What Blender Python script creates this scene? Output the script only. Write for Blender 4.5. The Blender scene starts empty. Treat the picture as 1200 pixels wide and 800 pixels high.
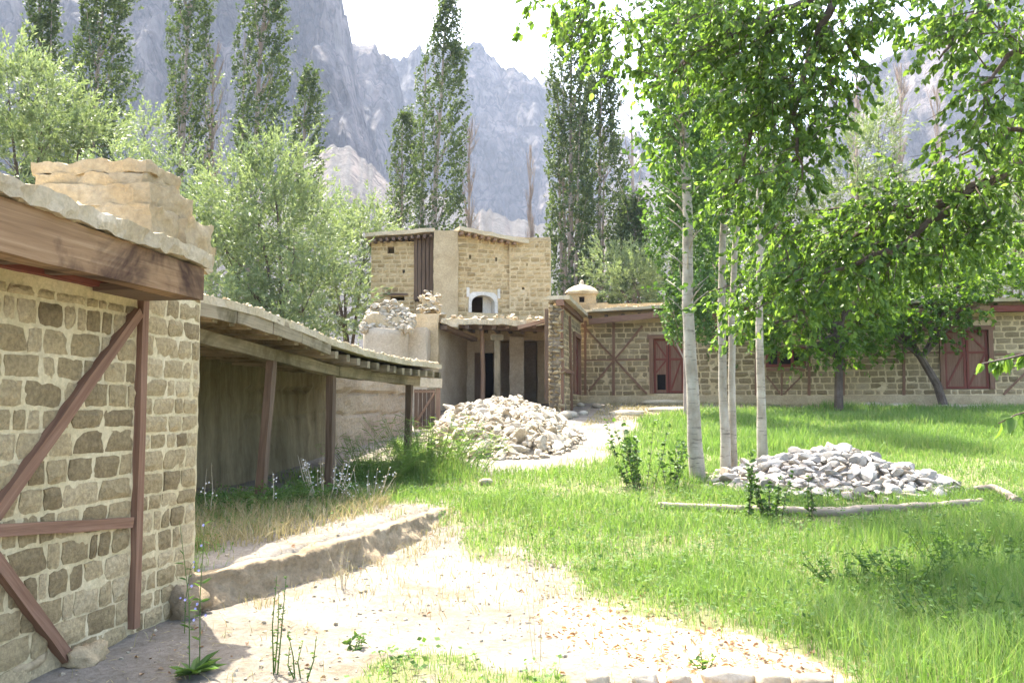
import bpy, bmesh, math, random
import numpy as np
from mathutils import Vector, Matrix, noise as mnoise

random.seed(7)
rng = np.random.default_rng(7)
sc = bpy.context.scene
COL = sc.collection
R = math.radians

# ---------------------------------------------------------------- camera
FPX = 1039.0                      # focal length in pixels of a 1200 px wide frame
CAMZ = 1.6
PITCH = math.atan(80.0 / FPX)
cam = bpy.data.cameras.new("camera")
cam.sensor_width = 36.0
cam.lens = 36.0 * FPX / 1200.0
cam.clip_start = 0.05
cam.clip_end = 6000.0
camo = bpy.data.objects.new("camera", cam)
COL.objects.link(camo)
camo.location = (0, 0, CAMZ)
camo.rotation_euler = (R(90) + PITCH, 0, 0)
sc.camera = camo

# ---------------------------------------------------------------- sky and sun
SUN_EL, SUN_AZ = R(60.0), R(-28.6)       # behind the scene, to the left
world = bpy.data.worlds.new("World")
sc.world = world
world.use_nodes = True
wnt = world.node_tree
sky = wnt.nodes.new("ShaderNodeTexSky")
sky.sky_type = 'NISHITA'
sky.sun_disc = False
sky.sun_elevation = SUN_EL
sky.sun_rotation = SUN_AZ
sky.altitude = 500.0
sky.air_density = 1.0
sky.dust_density = 6.0
sky.ozone_density = 0.4
wnt.links.new(sky.outputs[0], wnt.nodes["Background"].inputs[0])
wnt.nodes["Background"].inputs[1].default_value = 0.15

sl = bpy.data.lights.new("sun", 'SUN')
sl.energy = 3.4
sl.angle = R(0.5)
sl.color = (1.0, 0.94, 0.84)
so = bpy.data.objects.new("sun", sl)
COL.objects.link(so)
sdir = Vector((math.sin(SUN_AZ) * math.cos(SUN_EL), math.cos(SUN_AZ) * math.cos(SUN_EL), math.sin(SUN_EL)))
so.rotation_euler = (-sdir).to_track_quat('-Z', 'Y').to_euler()
so.location = (-20, 40, 60)

sc.view_settings.view_transform = 'Standard'
sc.view_settings.look = 'None'
sc.view_settings.gamma = 1.0
sc.view_settings.use_curve_mapping = False
sc.view_settings.exposure = 2.65
sc.cycles.max_bounces = 8
sc.cycles.diffuse_bounces = 4
sc.cycles.transmission_bounces = 6
sc.cycles.transparent_max_bounces = 8
sc.cycles.volume_bounces = 0
sc.cycles.use_denoising = True

# ---------------------------------------------------------------- geometry of the view
CP, SP = math.cos(PITCH), math.sin(PITCH)

def ray(px, py):
    x, y = px - 600.0, 400.0 - py
    return Vector((x, FPX * CP - y * SP, FPX * SP + y * CP))

def at(px, py, Y):
    d = ray(px, py)
    return Vector((0, 0, CAMZ)) + d * (Y / d.y)

def project(X, Y, Z):
    z = Z - CAMZ
    f = np.maximum(Y * CP + z * SP, 1e-3)
    u = -Y * SP + z * CP
    return 600 + FPX * X / f, 400 - FPX * u / f

# ---------------------------------------------------------------- numpy noise
def _h(i, j, k, s):
    n = (i.astype(np.int64) * 374761393 + j.astype(np.int64) * 668265263 + k.astype(np.int64) * 2147483647 + s * 974634541) & 0xffffffff
    n = ((n ^ (n >> 13)) * 1274126177) & 0xffffffff
    n = n ^ (n >> 16)
    return (n & 0xffff) / 65535.0

def vn(x, y, z, s=0):
    x, y, z = np.broadcast_arrays(np.asarray(x, float), np.asarray(y, float), np.asarray(z, float))
    i, j, k = np.floor(x), np.floor(y), np.floor(z)
    fx, fy, fz = x - i, y - j, z - k
    fx, fy, fz = fx * fx * (3 - 2 * fx), fy * fy * (3 - 2 * fy), fz * fz * (3 - 2 * fz)
    r = 0
    for a in (0, 1):
        for b in (0, 1):
            for c in (0, 1):
                w = (fx if a else 1 - fx) * (fy if b else 1 - fy) * (fz if c else 1 - fz)
                r = r + w * _h(i + a, j + b, k + c, s)
    return r * 2 - 1

def fbm(x, y, z, o=4, s=0, ridged=False):
    r, a, t = 0, 1.0, 0
    for q in range(o):
        n = vn(np.asarray(x) * 2 ** q, np.asarray(y) * 2 ** q, np.asarray(z) * 2 ** q, s + q * 17)
        if ridged:
            n = 1 - 2 * np.abs(n)
        r = r + a * n
        t += a
        a *= 0.5
    return r / t

def smooth(e0, e1, x):
    t = np.clip((np.asarray(x, float) - e0) / (e1 - e0), 0, 1)
    return t * t * (3 - 2 * t)

def inpoly(px, py, poly):
    r = np.zeros(px.shape, bool)
    n = len(poly)
    for i in range(n):
        x0, y0 = poly[i]
        x1, y1 = poly[(i + 1) % n]
        if y0 == y1:
            continue
        c = ((y0 > py) != (y1 > py)) & (px < (x1 - x0) * (py - y0) / (y1 - y0) + x0)
        r ^= c
    return r

# ---------------------------------------------------------------- object bookkeeping
WL = {}

def link(o):
    COL.objects.link(o)
    return o

def tag(o, label=None, cat=None, group=None, kind=None):
    if label: o["label"] = label
    if cat: o["category"] = cat
    if group: o["group"] = group
    if kind: o["kind"] = kind
    return o

def thing(name, label, cat, loc=(0, 0, 0), group=None):
    o = link(bpy.data.objects.new(name, None))
    o.location = loc
    o.empty_display_size = 0.3
    WL[o.name] = Vector(loc)
    return tag(o, label, cat, group)

def adopt(o, parent):
    o.parent = parent
    L = WL.get(parent.name)
    o.matrix_parent_inverse = Matrix.Translation(-L) if L is not None else Matrix.Identity(4)
    return o

def mk(name, me, material=None, parent=None, label=None, kind=None):
    if material is not None:
        me.materials.clear()
        me.materials.append(material)
    o = link(bpy.data.objects.new(name, me))
    if parent is not None:
        adopt(o, parent)
    if label: o["label"] = label
    if kind: o["kind"] = kind
    return o

class MB:
    """collects faces and builds ONE mesh"""
    def __init__(s):
        s.v, s.f, s.uv = [], [], []
    def add(s, vs, fs, uvs=None):
        b = len(s.v)
        s.v.extend([tuple(x) for x in vs])
        for i, f in enumerate(fs):
            s.f.append([b + j for j in f])
            s.uv.append(uvs[i] if uvs else [(0, 0)] * len(f))
        return s
    def box(s, c, ax, ay, az, dims):
        """oriented box; grain runs along ax"""
        c, ax, ay, az = Vector(c), Vector(ax), Vector(ay), Vector(az)
        h = [d / 2 for d in dims]
        vs = [c + ax * (h[0] * i) + ay * (h[1] * j) + az * (h[2] * k) for i in (-1, 1) for j in (-1, 1) for k in (-1, 1)]
        lc = [(h[0] * i, h[1] * j, h[2] * k) for i in (-1, 1) for j in (-1, 1) for k in (-1, 1)]
        fs = [(0, 1, 3, 2), (4, 6, 7, 5), (0, 4, 5, 1), (2, 3, 7, 6), (0, 2, 6, 4), (1, 5, 7, 3)]
        r = random.random() * 50
        uvs = [[(lc[j][0] + r, lc[j][1] + lc[j][2] + r) for j in f] for f in fs]
        return s.add(vs, fs, uvs)
    def beam(s, p0, p1, w, t, side=None, segs=1, jit=0.0, taper=1.0):
        """timber from p0 to p1; w across 'side', t across the other axis"""
        p0, p1 = Vector(p0), Vector(p1)
        a = p1 - p0
        L = a.length
        a = a.normalized()
        if side is None:
            side = Vector((0, 0, 1)) if abs(a.z) < 0.9 else Vector((1, 0, 0))
        side = Vector(side)
        side = (side - a * side.dot(a)).normalized()
        o = a.cross(side)
        n = max(1, segs)
        r = random.random() * 50
        vs, uvl = [], []
        for i in range(n + 1):
            q = i / n
            c = p0 + a * (L * q)
            k = 1 + (taper - 1) * q
            for (sx, sy) in ((-1, -1), (1, -1), (1, 1), (-1, 1)):
                jx, jy = random.uniform(-jit, jit), random.uniform(-jit, jit)
                vs.append(c + side * (sx * w / 2 * k + jx) + o * (sy * t / 2 * k + jy))
                uvl.append((L * q + r, sx * w / 2 + sy * t / 2 + r))
        fs = []
        for i in range(n):
            b = i * 4
            for k in range(4):
                fs.append((b + k, b + (k + 1) % 4, b + 4 + (k + 1) % 4, b + 4 + k))
        fs += [(3, 2, 1, 0), (n * 4, n * 4 + 1, n * 4 + 2, n * 4 + 3)]
        return s.add(vs, fs, [[uvl[j] for j in f] for f in fs])
    def tube(s, pts, rad, sides=7, cap=True, wob=0.0):
        pts = [Vector(p) for p in pts]
        n = len(pts)
        vs, fs, uvl = [], [], []
        prev = None
        L = 0
        r0 = random.random() * 20
        for i, p in enumerate(pts):
            d = (pts[min(i + 1, n - 1)] - pts[max(i - 1, 0)]).normalized()
            if prev is None:
                x = d.orthogonal().normalized()
            else:
                x = (prev - d * prev.dot(d)).normalized()
            prev = x
            y = d.cross(x)
            if i: L += (p - pts[i - 1]).length
            for k in range(sides):
                a = 2 * math.pi * k / sides
                rr = rad[i] * (1 + random.uniform(-wob, wob))
                vs.append(p + x * math.cos(a) * rr + y * math.sin(a) * rr)
                uvl.append((L + r0, k / sides * 6.28 * rad[i] + r0))
        for i in range(n - 1):
            for k in range(sides):
                fs.append((i * sides + k, i * sides + (k + 1) % sides, (i + 1) * sides + (k + 1) % sides, (i + 1) * sides + k))
        if cap:
            fs += [tuple(reversed(range(sides))), tuple(range((n - 1) * sides, n * sides))]
        return s.add(vs, fs, [[uvl[j] for j in f] for f in fs])
    def rough(s, o, ax, ay, az, dims, res=0.2, amp=0.03, scale=2.0, seed=0, round_=0.0):
        """box with origin corner o, grid on each face, noise-pushed (continuous at edges)"""
        o, ax, ay, az = Vector(o), Vector(ax), Vector(ay), Vector(az)
        A = (ax, ay, az)
        for (fa, fb, fc) in ((0, 1, 2), (1, 2, 0), (2, 0, 1)):
            na, nb = max(1, int(dims[fa] / res)), max(1, int(dims[fb] / res))
            for side in (0, 1):
                vs, uvv = [], []
                for i in range(na + 1):
                    for j in range(nb + 1):
                        l = [0, 0, 0]
                        l[fa], l[fb], l[fc] = dims[fa] * i / na, dims[fb] * j / nb, dims[fc] * side
                        if round_:
                            q = [(l[m] / dims[m]) * 2 - 1 for m in range(3)]
                            k = sum(abs(x) ** 4 for x in q) ** 0.25
                            k = 1 - round_ * (k - 1)
                            l = [dims[m] * (q[m] * k + 1) / 2 for m in range(3)]
                        p = o + ax * l[0] + ay * l[1] + az * l[2]
                        d = Vector((mnoise.noise(p * scale + Vector((seed, 0, 0))), mnoise.noise(p * scale + Vector((0, seed + 9, 0))), mnoise.noise(p * scale + Vector((0, 0, seed + 5)))))
                        d += 0.5 * Vector((mnoise.noise(p * scale * 2.7 + Vector((seed, 3, 0))), mnoise.noise(p * scale * 2.7 + Vector((0, seed, 7))), mnoise.noise(p * scale * 2.7 + Vector((1, 0, seed)))))
                        vs.append(p + d * amp)
                        uvv.append((l[fa], l[fb]))
                fs = []
                for i in range(na):
                    for j in range(nb):
                        q = (i * (nb + 1) + j, (i + 1) * (nb + 1) + j, (i + 1) * (nb + 1) + j + 1, i * (nb + 1) + j + 1)
                        fs.append(q if side else q[::-1])
                s.add(vs, fs, [[uvv[j] for j in f] for f in fs])
        return s
    def mesh(s, name, smooth_=False, merge=0.0):
        me = bpy.data.meshes.new(name)
        me.from_pydata(s.v, [], s.f)
        ul = me.uv_layers.new(name="grain")
        flat = [c for f in s.uv for uv in f for c in uv]
        ul.data.foreach_set("uv", flat)
        if merge:
            bm = bmesh.new(); bm.from_mesh(me)
            bmesh.ops.remove_doubles(bm, verts=bm.verts, dist=merge)
            bm.to_mesh(me); bm.free()
        if smooth_:
            me.polygons.foreach_set("use_smooth", [True] * len(me.polygons))
        me.update()
        return me
    def build(s, name, material, parent=None, label=None, kind=None, smooth_=False, merge=0.0):
        return mk(name, s.mesh(name, smooth_, merge), material, parent, label, kind)

def np_mesh(name, verts, faces, smooth_=False):
    """verts Nx3, faces MxK (uniform K)"""
    me = bpy.data.meshes.new(name)
    verts = np.ascontiguousarray(verts, np.float32)
    faces = np.ascontiguousarray(faces, np.int32)
    me.vertices.add(len(verts))
    me.vertices.foreach_set("co", verts.ravel())
    m, k = faces.shape
    me.loops.add(m * k)
    me.loops.foreach_set("vertex_index", faces.ravel())
    me.polygons.add(m)
    me.polygons.foreach_set("loop_start", np.arange(0, m * k, k, dtype=np.int32))
    me.polygons.foreach_set("loop_total", np.full(m, k, np.int32))
    if smooth_:
        me.polygons.foreach_set("use_smooth", np.ones(m, bool))
    me.update(calc_edges=True)
    me.validate()
    return me

def vattr(me, name, vals):
    a = me.attributes.new(name, 'FLOAT', 'POINT')
    a.data.foreach_set("value", np.ascontiguousarray(vals, np.float32))

# ---------------------------------------------------------------- materials
def new_mat(name):
    m = bpy.data.materials.new(name)
    m.use_nodes = True
    nt = m.node_tree
    b = nt.nodes["Principled BSDF"]
    b.inputs["Roughness"].default_value = 0.9
    b.inputs["Specular IOR Level"].default_value = 0.2
    return m, nt, b

def nd(nt, t, **kw):
    n = nt.nodes.new(t)
    for k, v in kw.items():
        if k in n.inputs.keys():
            n.inputs[k].default_value = v
        else:
            setattr(n, k, v)
    return n

def ramp(nt, fac, stops):
    n = nt.nodes.new("ShaderNodeValToRGB")
    e = n.color_ramp.elements
    while len(e) < len(stops): e.new(0.5)
    for x, (p, c) in zip(e, stops):
        x.position = p
        x.color = (*c, 1)
    nt.links.new(fac, n.inputs[0])
    return n.outputs[0]

def mixc(nt, fac, a, b, mode='MIX'):
    n = nt.nodes.new("ShaderNodeMix")
    n.data_type = 'RGBA'
    n.blend_type = mode
    for s, v in ((n.inputs[0], fac), (n.inputs[6], a), (n.inputs[7], b)):
        if hasattr(v, "is_linked"): nt.links.new(v, s)
        elif isinstance(v, (int, float)): s.default_value = v
        else: s.default_value = (*v, 1)
    return n.outputs[2]

def noise_n(nt, scale, detail=4, rough=0.6, vec=None, dist=0.0):
    n = nd(nt, "ShaderNodeTexNoise", Scale=scale, Detail=detail, Roughness=rough, Distortion=dist)
    if vec is not None: nt.links.new(vec, n.inputs["Vector"])
    return n.outputs[0]

def geo_pos(nt):
    return nt.nodes.new("ShaderNodeNewGeometry").outputs["Position"]

def bump(nt, b, h, strength=0.5, dist=0.02):
    n = nd(nt, "ShaderNodeBump", Strength=strength, Distance=dist)
    nt.links.new(h, n.inputs["Height"])
    nt.links.new(n.outputs[0], b.inputs["Normal"])

def m_rocky(name, cols, sc_big=1.5, sc_fine=30, rnd=None, rnd_amt=0.5, bmp=0.5, bd=0.01, fine=(0.75, 1.15)):
    """mud / stone: big blotches, fine grain, per-piece variation"""
    m, nt, b = new_mat(name)
    p = geo_pos(nt)
    n1 = noise_n(nt, sc_big, 5, 0.65, p)
    if rnd:
        if rnd == 'object':
            r = nt.nodes.new("ShaderNodeObjectInfo").outputs["Random"]
        else:
            r = nt.nodes.new("ShaderNodeNewGeometry").outputs["Random Per Island"]
        mx = nd(nt, "ShaderNodeMix")
        mx.inputs[0].default_value = rnd_amt
        nt.links.new(n1, mx.inputs[2]); nt.links.new(r, mx.inputs[3])
        n1 = mx.outputs[0]
    k = len(cols)
    lo, hi = (0.28, 0.72) if not rnd else (0.3 - 0.2 * rnd_amt, 0.7 + 0.2 * rnd_amt)
    c = ramp(nt, n1, [(lo + (hi - lo) * i / (k - 1), cc) for i, cc in enumerate(cols)])
    n2 = noise_n(nt, sc_fine, 6, 0.7, p)
    g = ramp(nt, n2, [(0.3, (fine[0],) * 3), (0.7, (fine[1],) * 3)])
    c = mixc(nt, 1.0, c, g, 'MULTIPLY')
    nt.links.new(c, b.inputs["Base Color"])
    n3 = noise_n(nt, sc_fine * 0.6, 8, 0.75, p)
    bump(nt, b, n3, bmp, bd)
    return m

def m_wood(name, cols, sc_len=2.0, sc_x=35, stain=None, bmp=0.5):
    m, nt, b = new_mat(name)
    uv = nd(nt, "ShaderNodeUVMap", uv_map="grain")
    mp = nt.nodes.new("ShaderNodeMapping")
    mp.inputs["Scale"].default_value = (sc_len, sc_x, 1)
    nt.links.new(uv.outputs[0], mp.inputs[0])
    n1 = noise_n(nt, 1.0, 6, 0.65, mp.outputs[0], 0.6)
    k = len(cols)
    c = ramp(nt, n1, [(0.25 + 0.5 * i / (k - 1), cc) for i, cc in enumerate(cols)])
    if stain:
        n2 = noise_n(nt, stain[1], 5, 0.7, geo_pos(nt), 0.5)
        f = ramp(nt, n2, [(stain[2], (0, 0, 0)), (stain[3], (1, 1, 1))])
        c = mixc(nt, f, c, stain[0])
    nt.links.new(c, b.inputs["Base Color"])
    b.inputs["Roughness"].default_value = 0.8
    bump(nt, b, n1, bmp, 0.006)
    return m

def m_leaf(name, cols, trans=0.45, tcol=(1.15, 1.25, 0.5), gloss=0.45, blotch=0.6):
    m, nt, b = new_mat(name)
    r = nt.nodes.new("ShaderNodeNewGeometry")
    n1 = noise_n(nt, blotch, 3, 0.5, r.outputs["Position"])
    mx = nd(nt, "ShaderNodeMix"); mx.inputs[0].default_value = 0.6
    nt.links.new(n1, mx.inputs[2]); nt.links.new(r.outputs["Random Per Island"], mx.inputs[3])
    k = len(cols)
    c = ramp(nt, mx.outputs[0], [(0.2 + 0.6 * i / (k - 1), cc) for i, cc in enumerate(cols)])
    nt.links.new(c, b.inputs["Base Color"])
    b.inputs["Roughness"].default_value = gloss
    b.inputs["Specular IOR Level"].default_value = 0.4
    t = nt.nodes.new("ShaderNodeBsdfTranslucent")
    nt.links.new(mixc(nt, 1.0, c, tcol, 'MULTIPLY'), t.inputs[0])
    s = nt.nodes.new("ShaderNodeMixShader")
    s.inputs[0].default_value = trans
    nt.links.new(b.outputs[0], s.inputs[1]); nt.links.new(t.outputs[0], s.inputs[2])
    nt.links.new(s.outputs[0], nt.nodes["Material Output"].inputs[0])
    return m

def m_plain(name, col, rough=0.9):
    m, nt, b = new_mat(name)
    n = noise_n(nt, 12, 4, 0.6, geo_pos(nt))
    nt.links.new(mixc(nt, n, tuple(x * 0.7 for x in col), tuple(min(1, x * 1.3) for x in col)), b.inputs["Base Color"])
    b.inputs["Roughness"].default_value = rough
    return m

M = {}
M['mortar'] = m_rocky("lime mortar", [(.48, .395, .22), (.59, .50, .305), (.66, .575, .385)], 1.2, 25, bmp=0.8, bd=0.02)
M['mortar_far'] = m_rocky("mud mortar", [(.46, .35, .19), (.55, .43, .25), (.62, .50, .31)], 0.9, 14, bmp=0.6, bd=0.03)
M['mortar_dark'] = m_rocky("dark mud core", [(.10, .08, .06), (.2, .16, .11), (.28, .22, .15)], 1.5, 14, bmp=0.6, bd=0.03)
SC = [(.22, .163, .085), (.36, .28, .15), (.45, .355, .198), (.53, .43, .26)]
M['stone'] = m_rocky("cut sandstone", SC, 5.0, 34, 'object', 0.6, 1.0, 0.03, (.6, 1.25))
M['stone_i'] = m_rocky("cut sandstone loose", SC, 3.0, 40, 'island', 0.6, 0.9, 0.015)
SF = [(.18, .132, .068), (.245, .185, .10), (.31, .24, .135), (.385, .305, .18)]
M['stone_far'] = m_rocky("brown wall stone", SF, 1.6, 20, 'object', 0.5, 0.7, 0.02)
M['stone_far_i'] = m_rocky("brown wall stone loose", SF, 1.6, 20, 'island', 0.5, 0.7, 0.02)
ST = [(.28, .205, .10), (.40, .30, .15), (.50, .38, .205), (.56, .44, .255)]
M['stone_tower'] = m_rocky("tower stone", ST, 0.8, 20, 'island', 0.5, 0.7, 0.02)
M['rubble'] = m_rocky("rubble stone", [(.29, .24, .165), (.39, .335, .245), (.46, .405, .31), (.40, .335, .23)], 2.5, 25, 'object', 0.6, 0.8, 0.02)
M['rubble_i'] = m_rocky("rubble stone loose", [(.29, .24, .165), (.39, .335, .245), (.46, .405, .31), (.40, .335, .23)], 2.5, 25, 'island', 0.6, 0.8, 0.02)
M['cobble'] = m_rocky("grey field stone", [(.24, .22, .19), (.34, .315, .275), (.43, .395, .345), (.37, .30, .225)], 3.0, 30, 'object', 0.7, 0.6, 0.015)
M['cobble_i'] = m_rocky("grey field stone loose", [(.21, .19, .165), (.31, .285, .25), (.41, .375, .33)], 3.0, 30, 'island', 0.7, 0.6, 0.015)
M['mud'] = m_rocky("dry mud", [(.36, .275, .155), (.46, .36, .215), (.54, .44, .28)], 1.3, 22, bmp=0.9, bd=0.03)
M['mud_pale'] = m_rocky("pale roof mud", [(.42, .345, .22), (.52, .435, .29), (.60, .52, .37)], 1.6, 26, bmp=1.0, bd=0.03)
M['ledge'] = m_rocky("crumbling earth", [(.25, .19, .115), (.34, .265, .165), (.42, .345, .235)], 2.0, 24, bmp=1.0, bd=0.04)
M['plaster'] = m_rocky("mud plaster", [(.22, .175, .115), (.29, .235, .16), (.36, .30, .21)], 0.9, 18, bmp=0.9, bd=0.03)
def paint_roof_shade(m):
    """verandah shade painted into the plaster colour as streaky dark olive, fading along the wall"""
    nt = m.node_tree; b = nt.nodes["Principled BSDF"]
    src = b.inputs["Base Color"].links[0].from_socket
    a = nd(nt, "ShaderNodeAttribute", attribute_name="roof_shade").outputs["Fac"]
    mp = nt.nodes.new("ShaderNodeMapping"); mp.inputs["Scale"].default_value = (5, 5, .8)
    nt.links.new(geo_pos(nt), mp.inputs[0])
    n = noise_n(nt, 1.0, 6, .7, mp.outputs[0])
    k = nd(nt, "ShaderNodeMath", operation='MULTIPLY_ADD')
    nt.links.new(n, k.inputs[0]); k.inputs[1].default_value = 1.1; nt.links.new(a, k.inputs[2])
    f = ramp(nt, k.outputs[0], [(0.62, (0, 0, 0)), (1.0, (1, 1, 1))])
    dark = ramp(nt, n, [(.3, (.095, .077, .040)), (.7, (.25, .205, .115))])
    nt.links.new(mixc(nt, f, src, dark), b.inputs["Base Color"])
paint_roof_shade(M['plaster'])  # darkens the plaster colour in place of shade under the roof
M['plaster_grey'] = m_rocky("pale plaster", [(.34, .275, .19), (.43, .36, .26), (.50, .43, .32)], 0.9, 18, bmp=0.6, bd=0.02)
M['white'] = m_rocky("whitewash", [(.50, .46, .38), (.62, .58, .50), (.70, .66, .59)], 2.0, 25, bmp=0.3, bd=0.01)
M['red_wood'] = m_wood("faded red timber", [(.12, .062, .038), (.20, .112, .070), (.28, .172, .115)], 1.6, 40)
M['red_paint'] = m_wood("red painted wood", [(.12, .034, .024), (.17, .052, .036), (.22, .082, .058)], 1.6, 40)
M['fascia'] = m_wood("old timber beam", [(.14, .078, .038), (.25, .155, .082), (.36, .25, .145)], 1.2, 28, ((.06, .032, .02), 1.3, 0.44, 0.60))
M['grey_wood'] = m_wood("weathered pale timber", [(.16, .125, .075), (.27, .22, .14), (.37, .305, .205)], 1.2, 30, ((.10, .08, .04), 1.1, 0.44, 0.62))
M['dark_wood'] = m_wood("dark old timber", [(.075, .048, .030), (.13, .088, .058), (.20, .14, .095)], 1.5, 35)
M['brown_wood'] = m_wood("brown pole", [(.17, .10, .06), (.25, .16, .10), (.32, .21, .14)], 1.5, 35)
M['log'] = m_wood("bleached log", [(.17, .135, .095), (.26, .215, .16), (.33, .285, .225)], 1.0, 20)
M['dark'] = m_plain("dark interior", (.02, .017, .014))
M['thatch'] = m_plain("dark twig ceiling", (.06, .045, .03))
M['leaf_poplar'] = m_leaf("poplar leaf", [(.05, .076, .032), (.088, .122, .052), (.135, .17, .082)], 0.36, blotch=0.4, gloss=0.62)
M['leaf_poplar_near'] = m_leaf("near poplar leaf", [(.045, .09, .022), (.075, .14, .035), (.12, .20, .055)], 0.4, blotch=0.7, gloss=0.55)
M['leaf_willow'] = m_leaf("willow leaf", [(.145, .195, .085), (.20, .25, .12), (.26, .305, .165)], 0.38, (1.1, 1.15, .7), blotch=0.35, gloss=0.5)
M['leaf_walnut'] = m_leaf("broad leaf", [(.062, .12, .026), (.115, .20, .046), (.18, .275, .085)], 0.62, (1.3, 1.3, .55), 0.35, 1.2)
M['leaf_apricot'] = m_leaf("small fruit tree leaf", [(.07, .135, .024), (.115, .205, .04), (.165, .26, .06)], 0.6, (1.3, 1.35, .4), 0.4, 0.9)
M['leaf_weed'] = m_leaf("weed leaf", [(.06, .12, .028), (.10, .175, .045), (.14, .22, .065)], 0.4, blotch=1.5, gloss=0.85)
M['grass'] = m_leaf("grass blade", [(.105, .195, .042), (.14, .245, .057), (.175, .285, .074), (.24, .285, .12)], 0.5, (1.2, 1.2, .7), 0.55, 0.45)
M['dry'] = m_leaf("dry grass", [(.26, .23, .10), (.36, .31, .15), (.44, .38, .22)], 0.3, (1, .95, .8), 0.7, 0.8)
M['litter'] = m_leaf("fallen leaf", [(.20, .11, .055), (.30, .18, .095), (.42, .30, .18)], 0.2, (1, .9, .7), 0.7, 2.0)
M['petal'] = m_plain("lilac petal", (.45, .42, .75))
M['petal_white'] = m_plain("white seed head", (.75, .74, .70))
M['stem_dry'] = m_plain("dry stem", (.46, .41, .31))
M['bark_brown'] = m_rocky("brown bark", [(.07, .05, .038), (.12, .09, .068), (.18, .14, .11)], 3, 30, bmp=1.0, bd=0.03)
M['bark_pale'] = m_rocky("dead pale bark", [(.25, .19, .15), (.34, .27, .22), (.42, .36, .30)], 1.5, 20, bmp=0.6, bd=0.02)

def m_whitebark():
    m, nt, b = new_mat("white poplar bark")
    p = geo_pos(nt)
    mp = nt.nodes.new("ShaderNodeMapping"); mp.inputs["Scale"].default_value = (4, 4, 22)
    nt.links.new(p, mp.inputs[0])
    n1 = noise_n(nt, 1.0, 5, 0.7, mp.outputs[0])
    mp2 = nt.nodes.new("ShaderNodeMapping"); mp2.inputs["Scale"].default_value = (3, 3, 1.6)
    nt.links.new(p, mp2.inputs[0])
    n2 = noise_n(nt, 1.6, 4, 0.6, mp2.outputs[0])
    c = ramp(nt, n2, [(0.3, (.22, .19, .14)), (0.5, (.33, .295, .23)), (0.7, (.42, .385, .315))])
    f = ramp(nt, n1, [(0.33, (1, 1, 1)), (0.45, (0, 0, 0))])
    c = mixc(nt, f, c, (.13, .11, .085))
    nt.links.new(c, b.inputs["Base Color"])
    bump(nt, b, n1, 0.5, 0.02)
    return m
M['bark_white'] = m_whitebark()

def m_ground():
    m, nt, b = new_mat("dry ground")
    p = geo_pos(nt)
    asand = nd(nt, "ShaderNodeAttribute", attribute_name="sand").outputs["Fac"]
    alit = nd(nt, "ShaderNodeAttribute", attribute_name="litter").outputs["Fac"]
    n1 = noise_n(nt, 0.8, 6, 0.65, p)
    n2 = noise_n(nt, 22, 8, 0.75, p)
    sand = ramp(nt, n1, [(0.3, (.155, .135, .105)), (0.5, (.215, .192, .155)), (0.7, (.27, .245, .205))])
    sand = mixc(nt, ramp(nt, noise_n(nt, 1.7, 8, 0.72, p), [(.50, (0, 0, 0)), (.66, (.8, .8, .8))]), sand, (.135, .108, .066))
    sand = mixc(nt, 1.0, sand, ramp(nt, n2, [(0.3, (.60, .57, .52)), (0.62, (1.1, 1.1, 1.1))]), 'MULTIPLY')
    soil = ramp(nt, n2, [(0.3, (.10, .11, .045)), (0.7, (.20, .20, .09))])
    lit = ramp(nt, n2, [(0.3, (.36, .25, .15)), (0.7, (.50, .39, .26))])
    n3 = noise_n(nt, 5, 5, 0.7, p)
    def sharp(a, w):
        mm = nd(nt, "ShaderNodeMath", operation='ADD')
        nt.links.new(a, mm.inputs[0])
        k = nd(nt, "ShaderNodeMath", operation='MULTIPLY_ADD')
        nt.links.new(n3, k.inputs[0]); k.inputs[1].default_value = w; k.inputs[2].default_value = -w / 2
        nt.links.new(k.outputs[0], mm.inputs[1])
        return ramp(nt, mm.outputs[0], [(0.38, (0, 0, 0)), (0.62, (1, 1, 1))])
    c = mixc(nt, sharp(asand, 0.7), soil, sand)
    c = mixc(nt, sharp(alit, 0.9), c, lit)
    nt.links.new(c, b.inputs["Base Color"])
    bump(nt, b, n2, 0.9, 0.02)
    return m
M['ground'] = m_ground()

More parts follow.
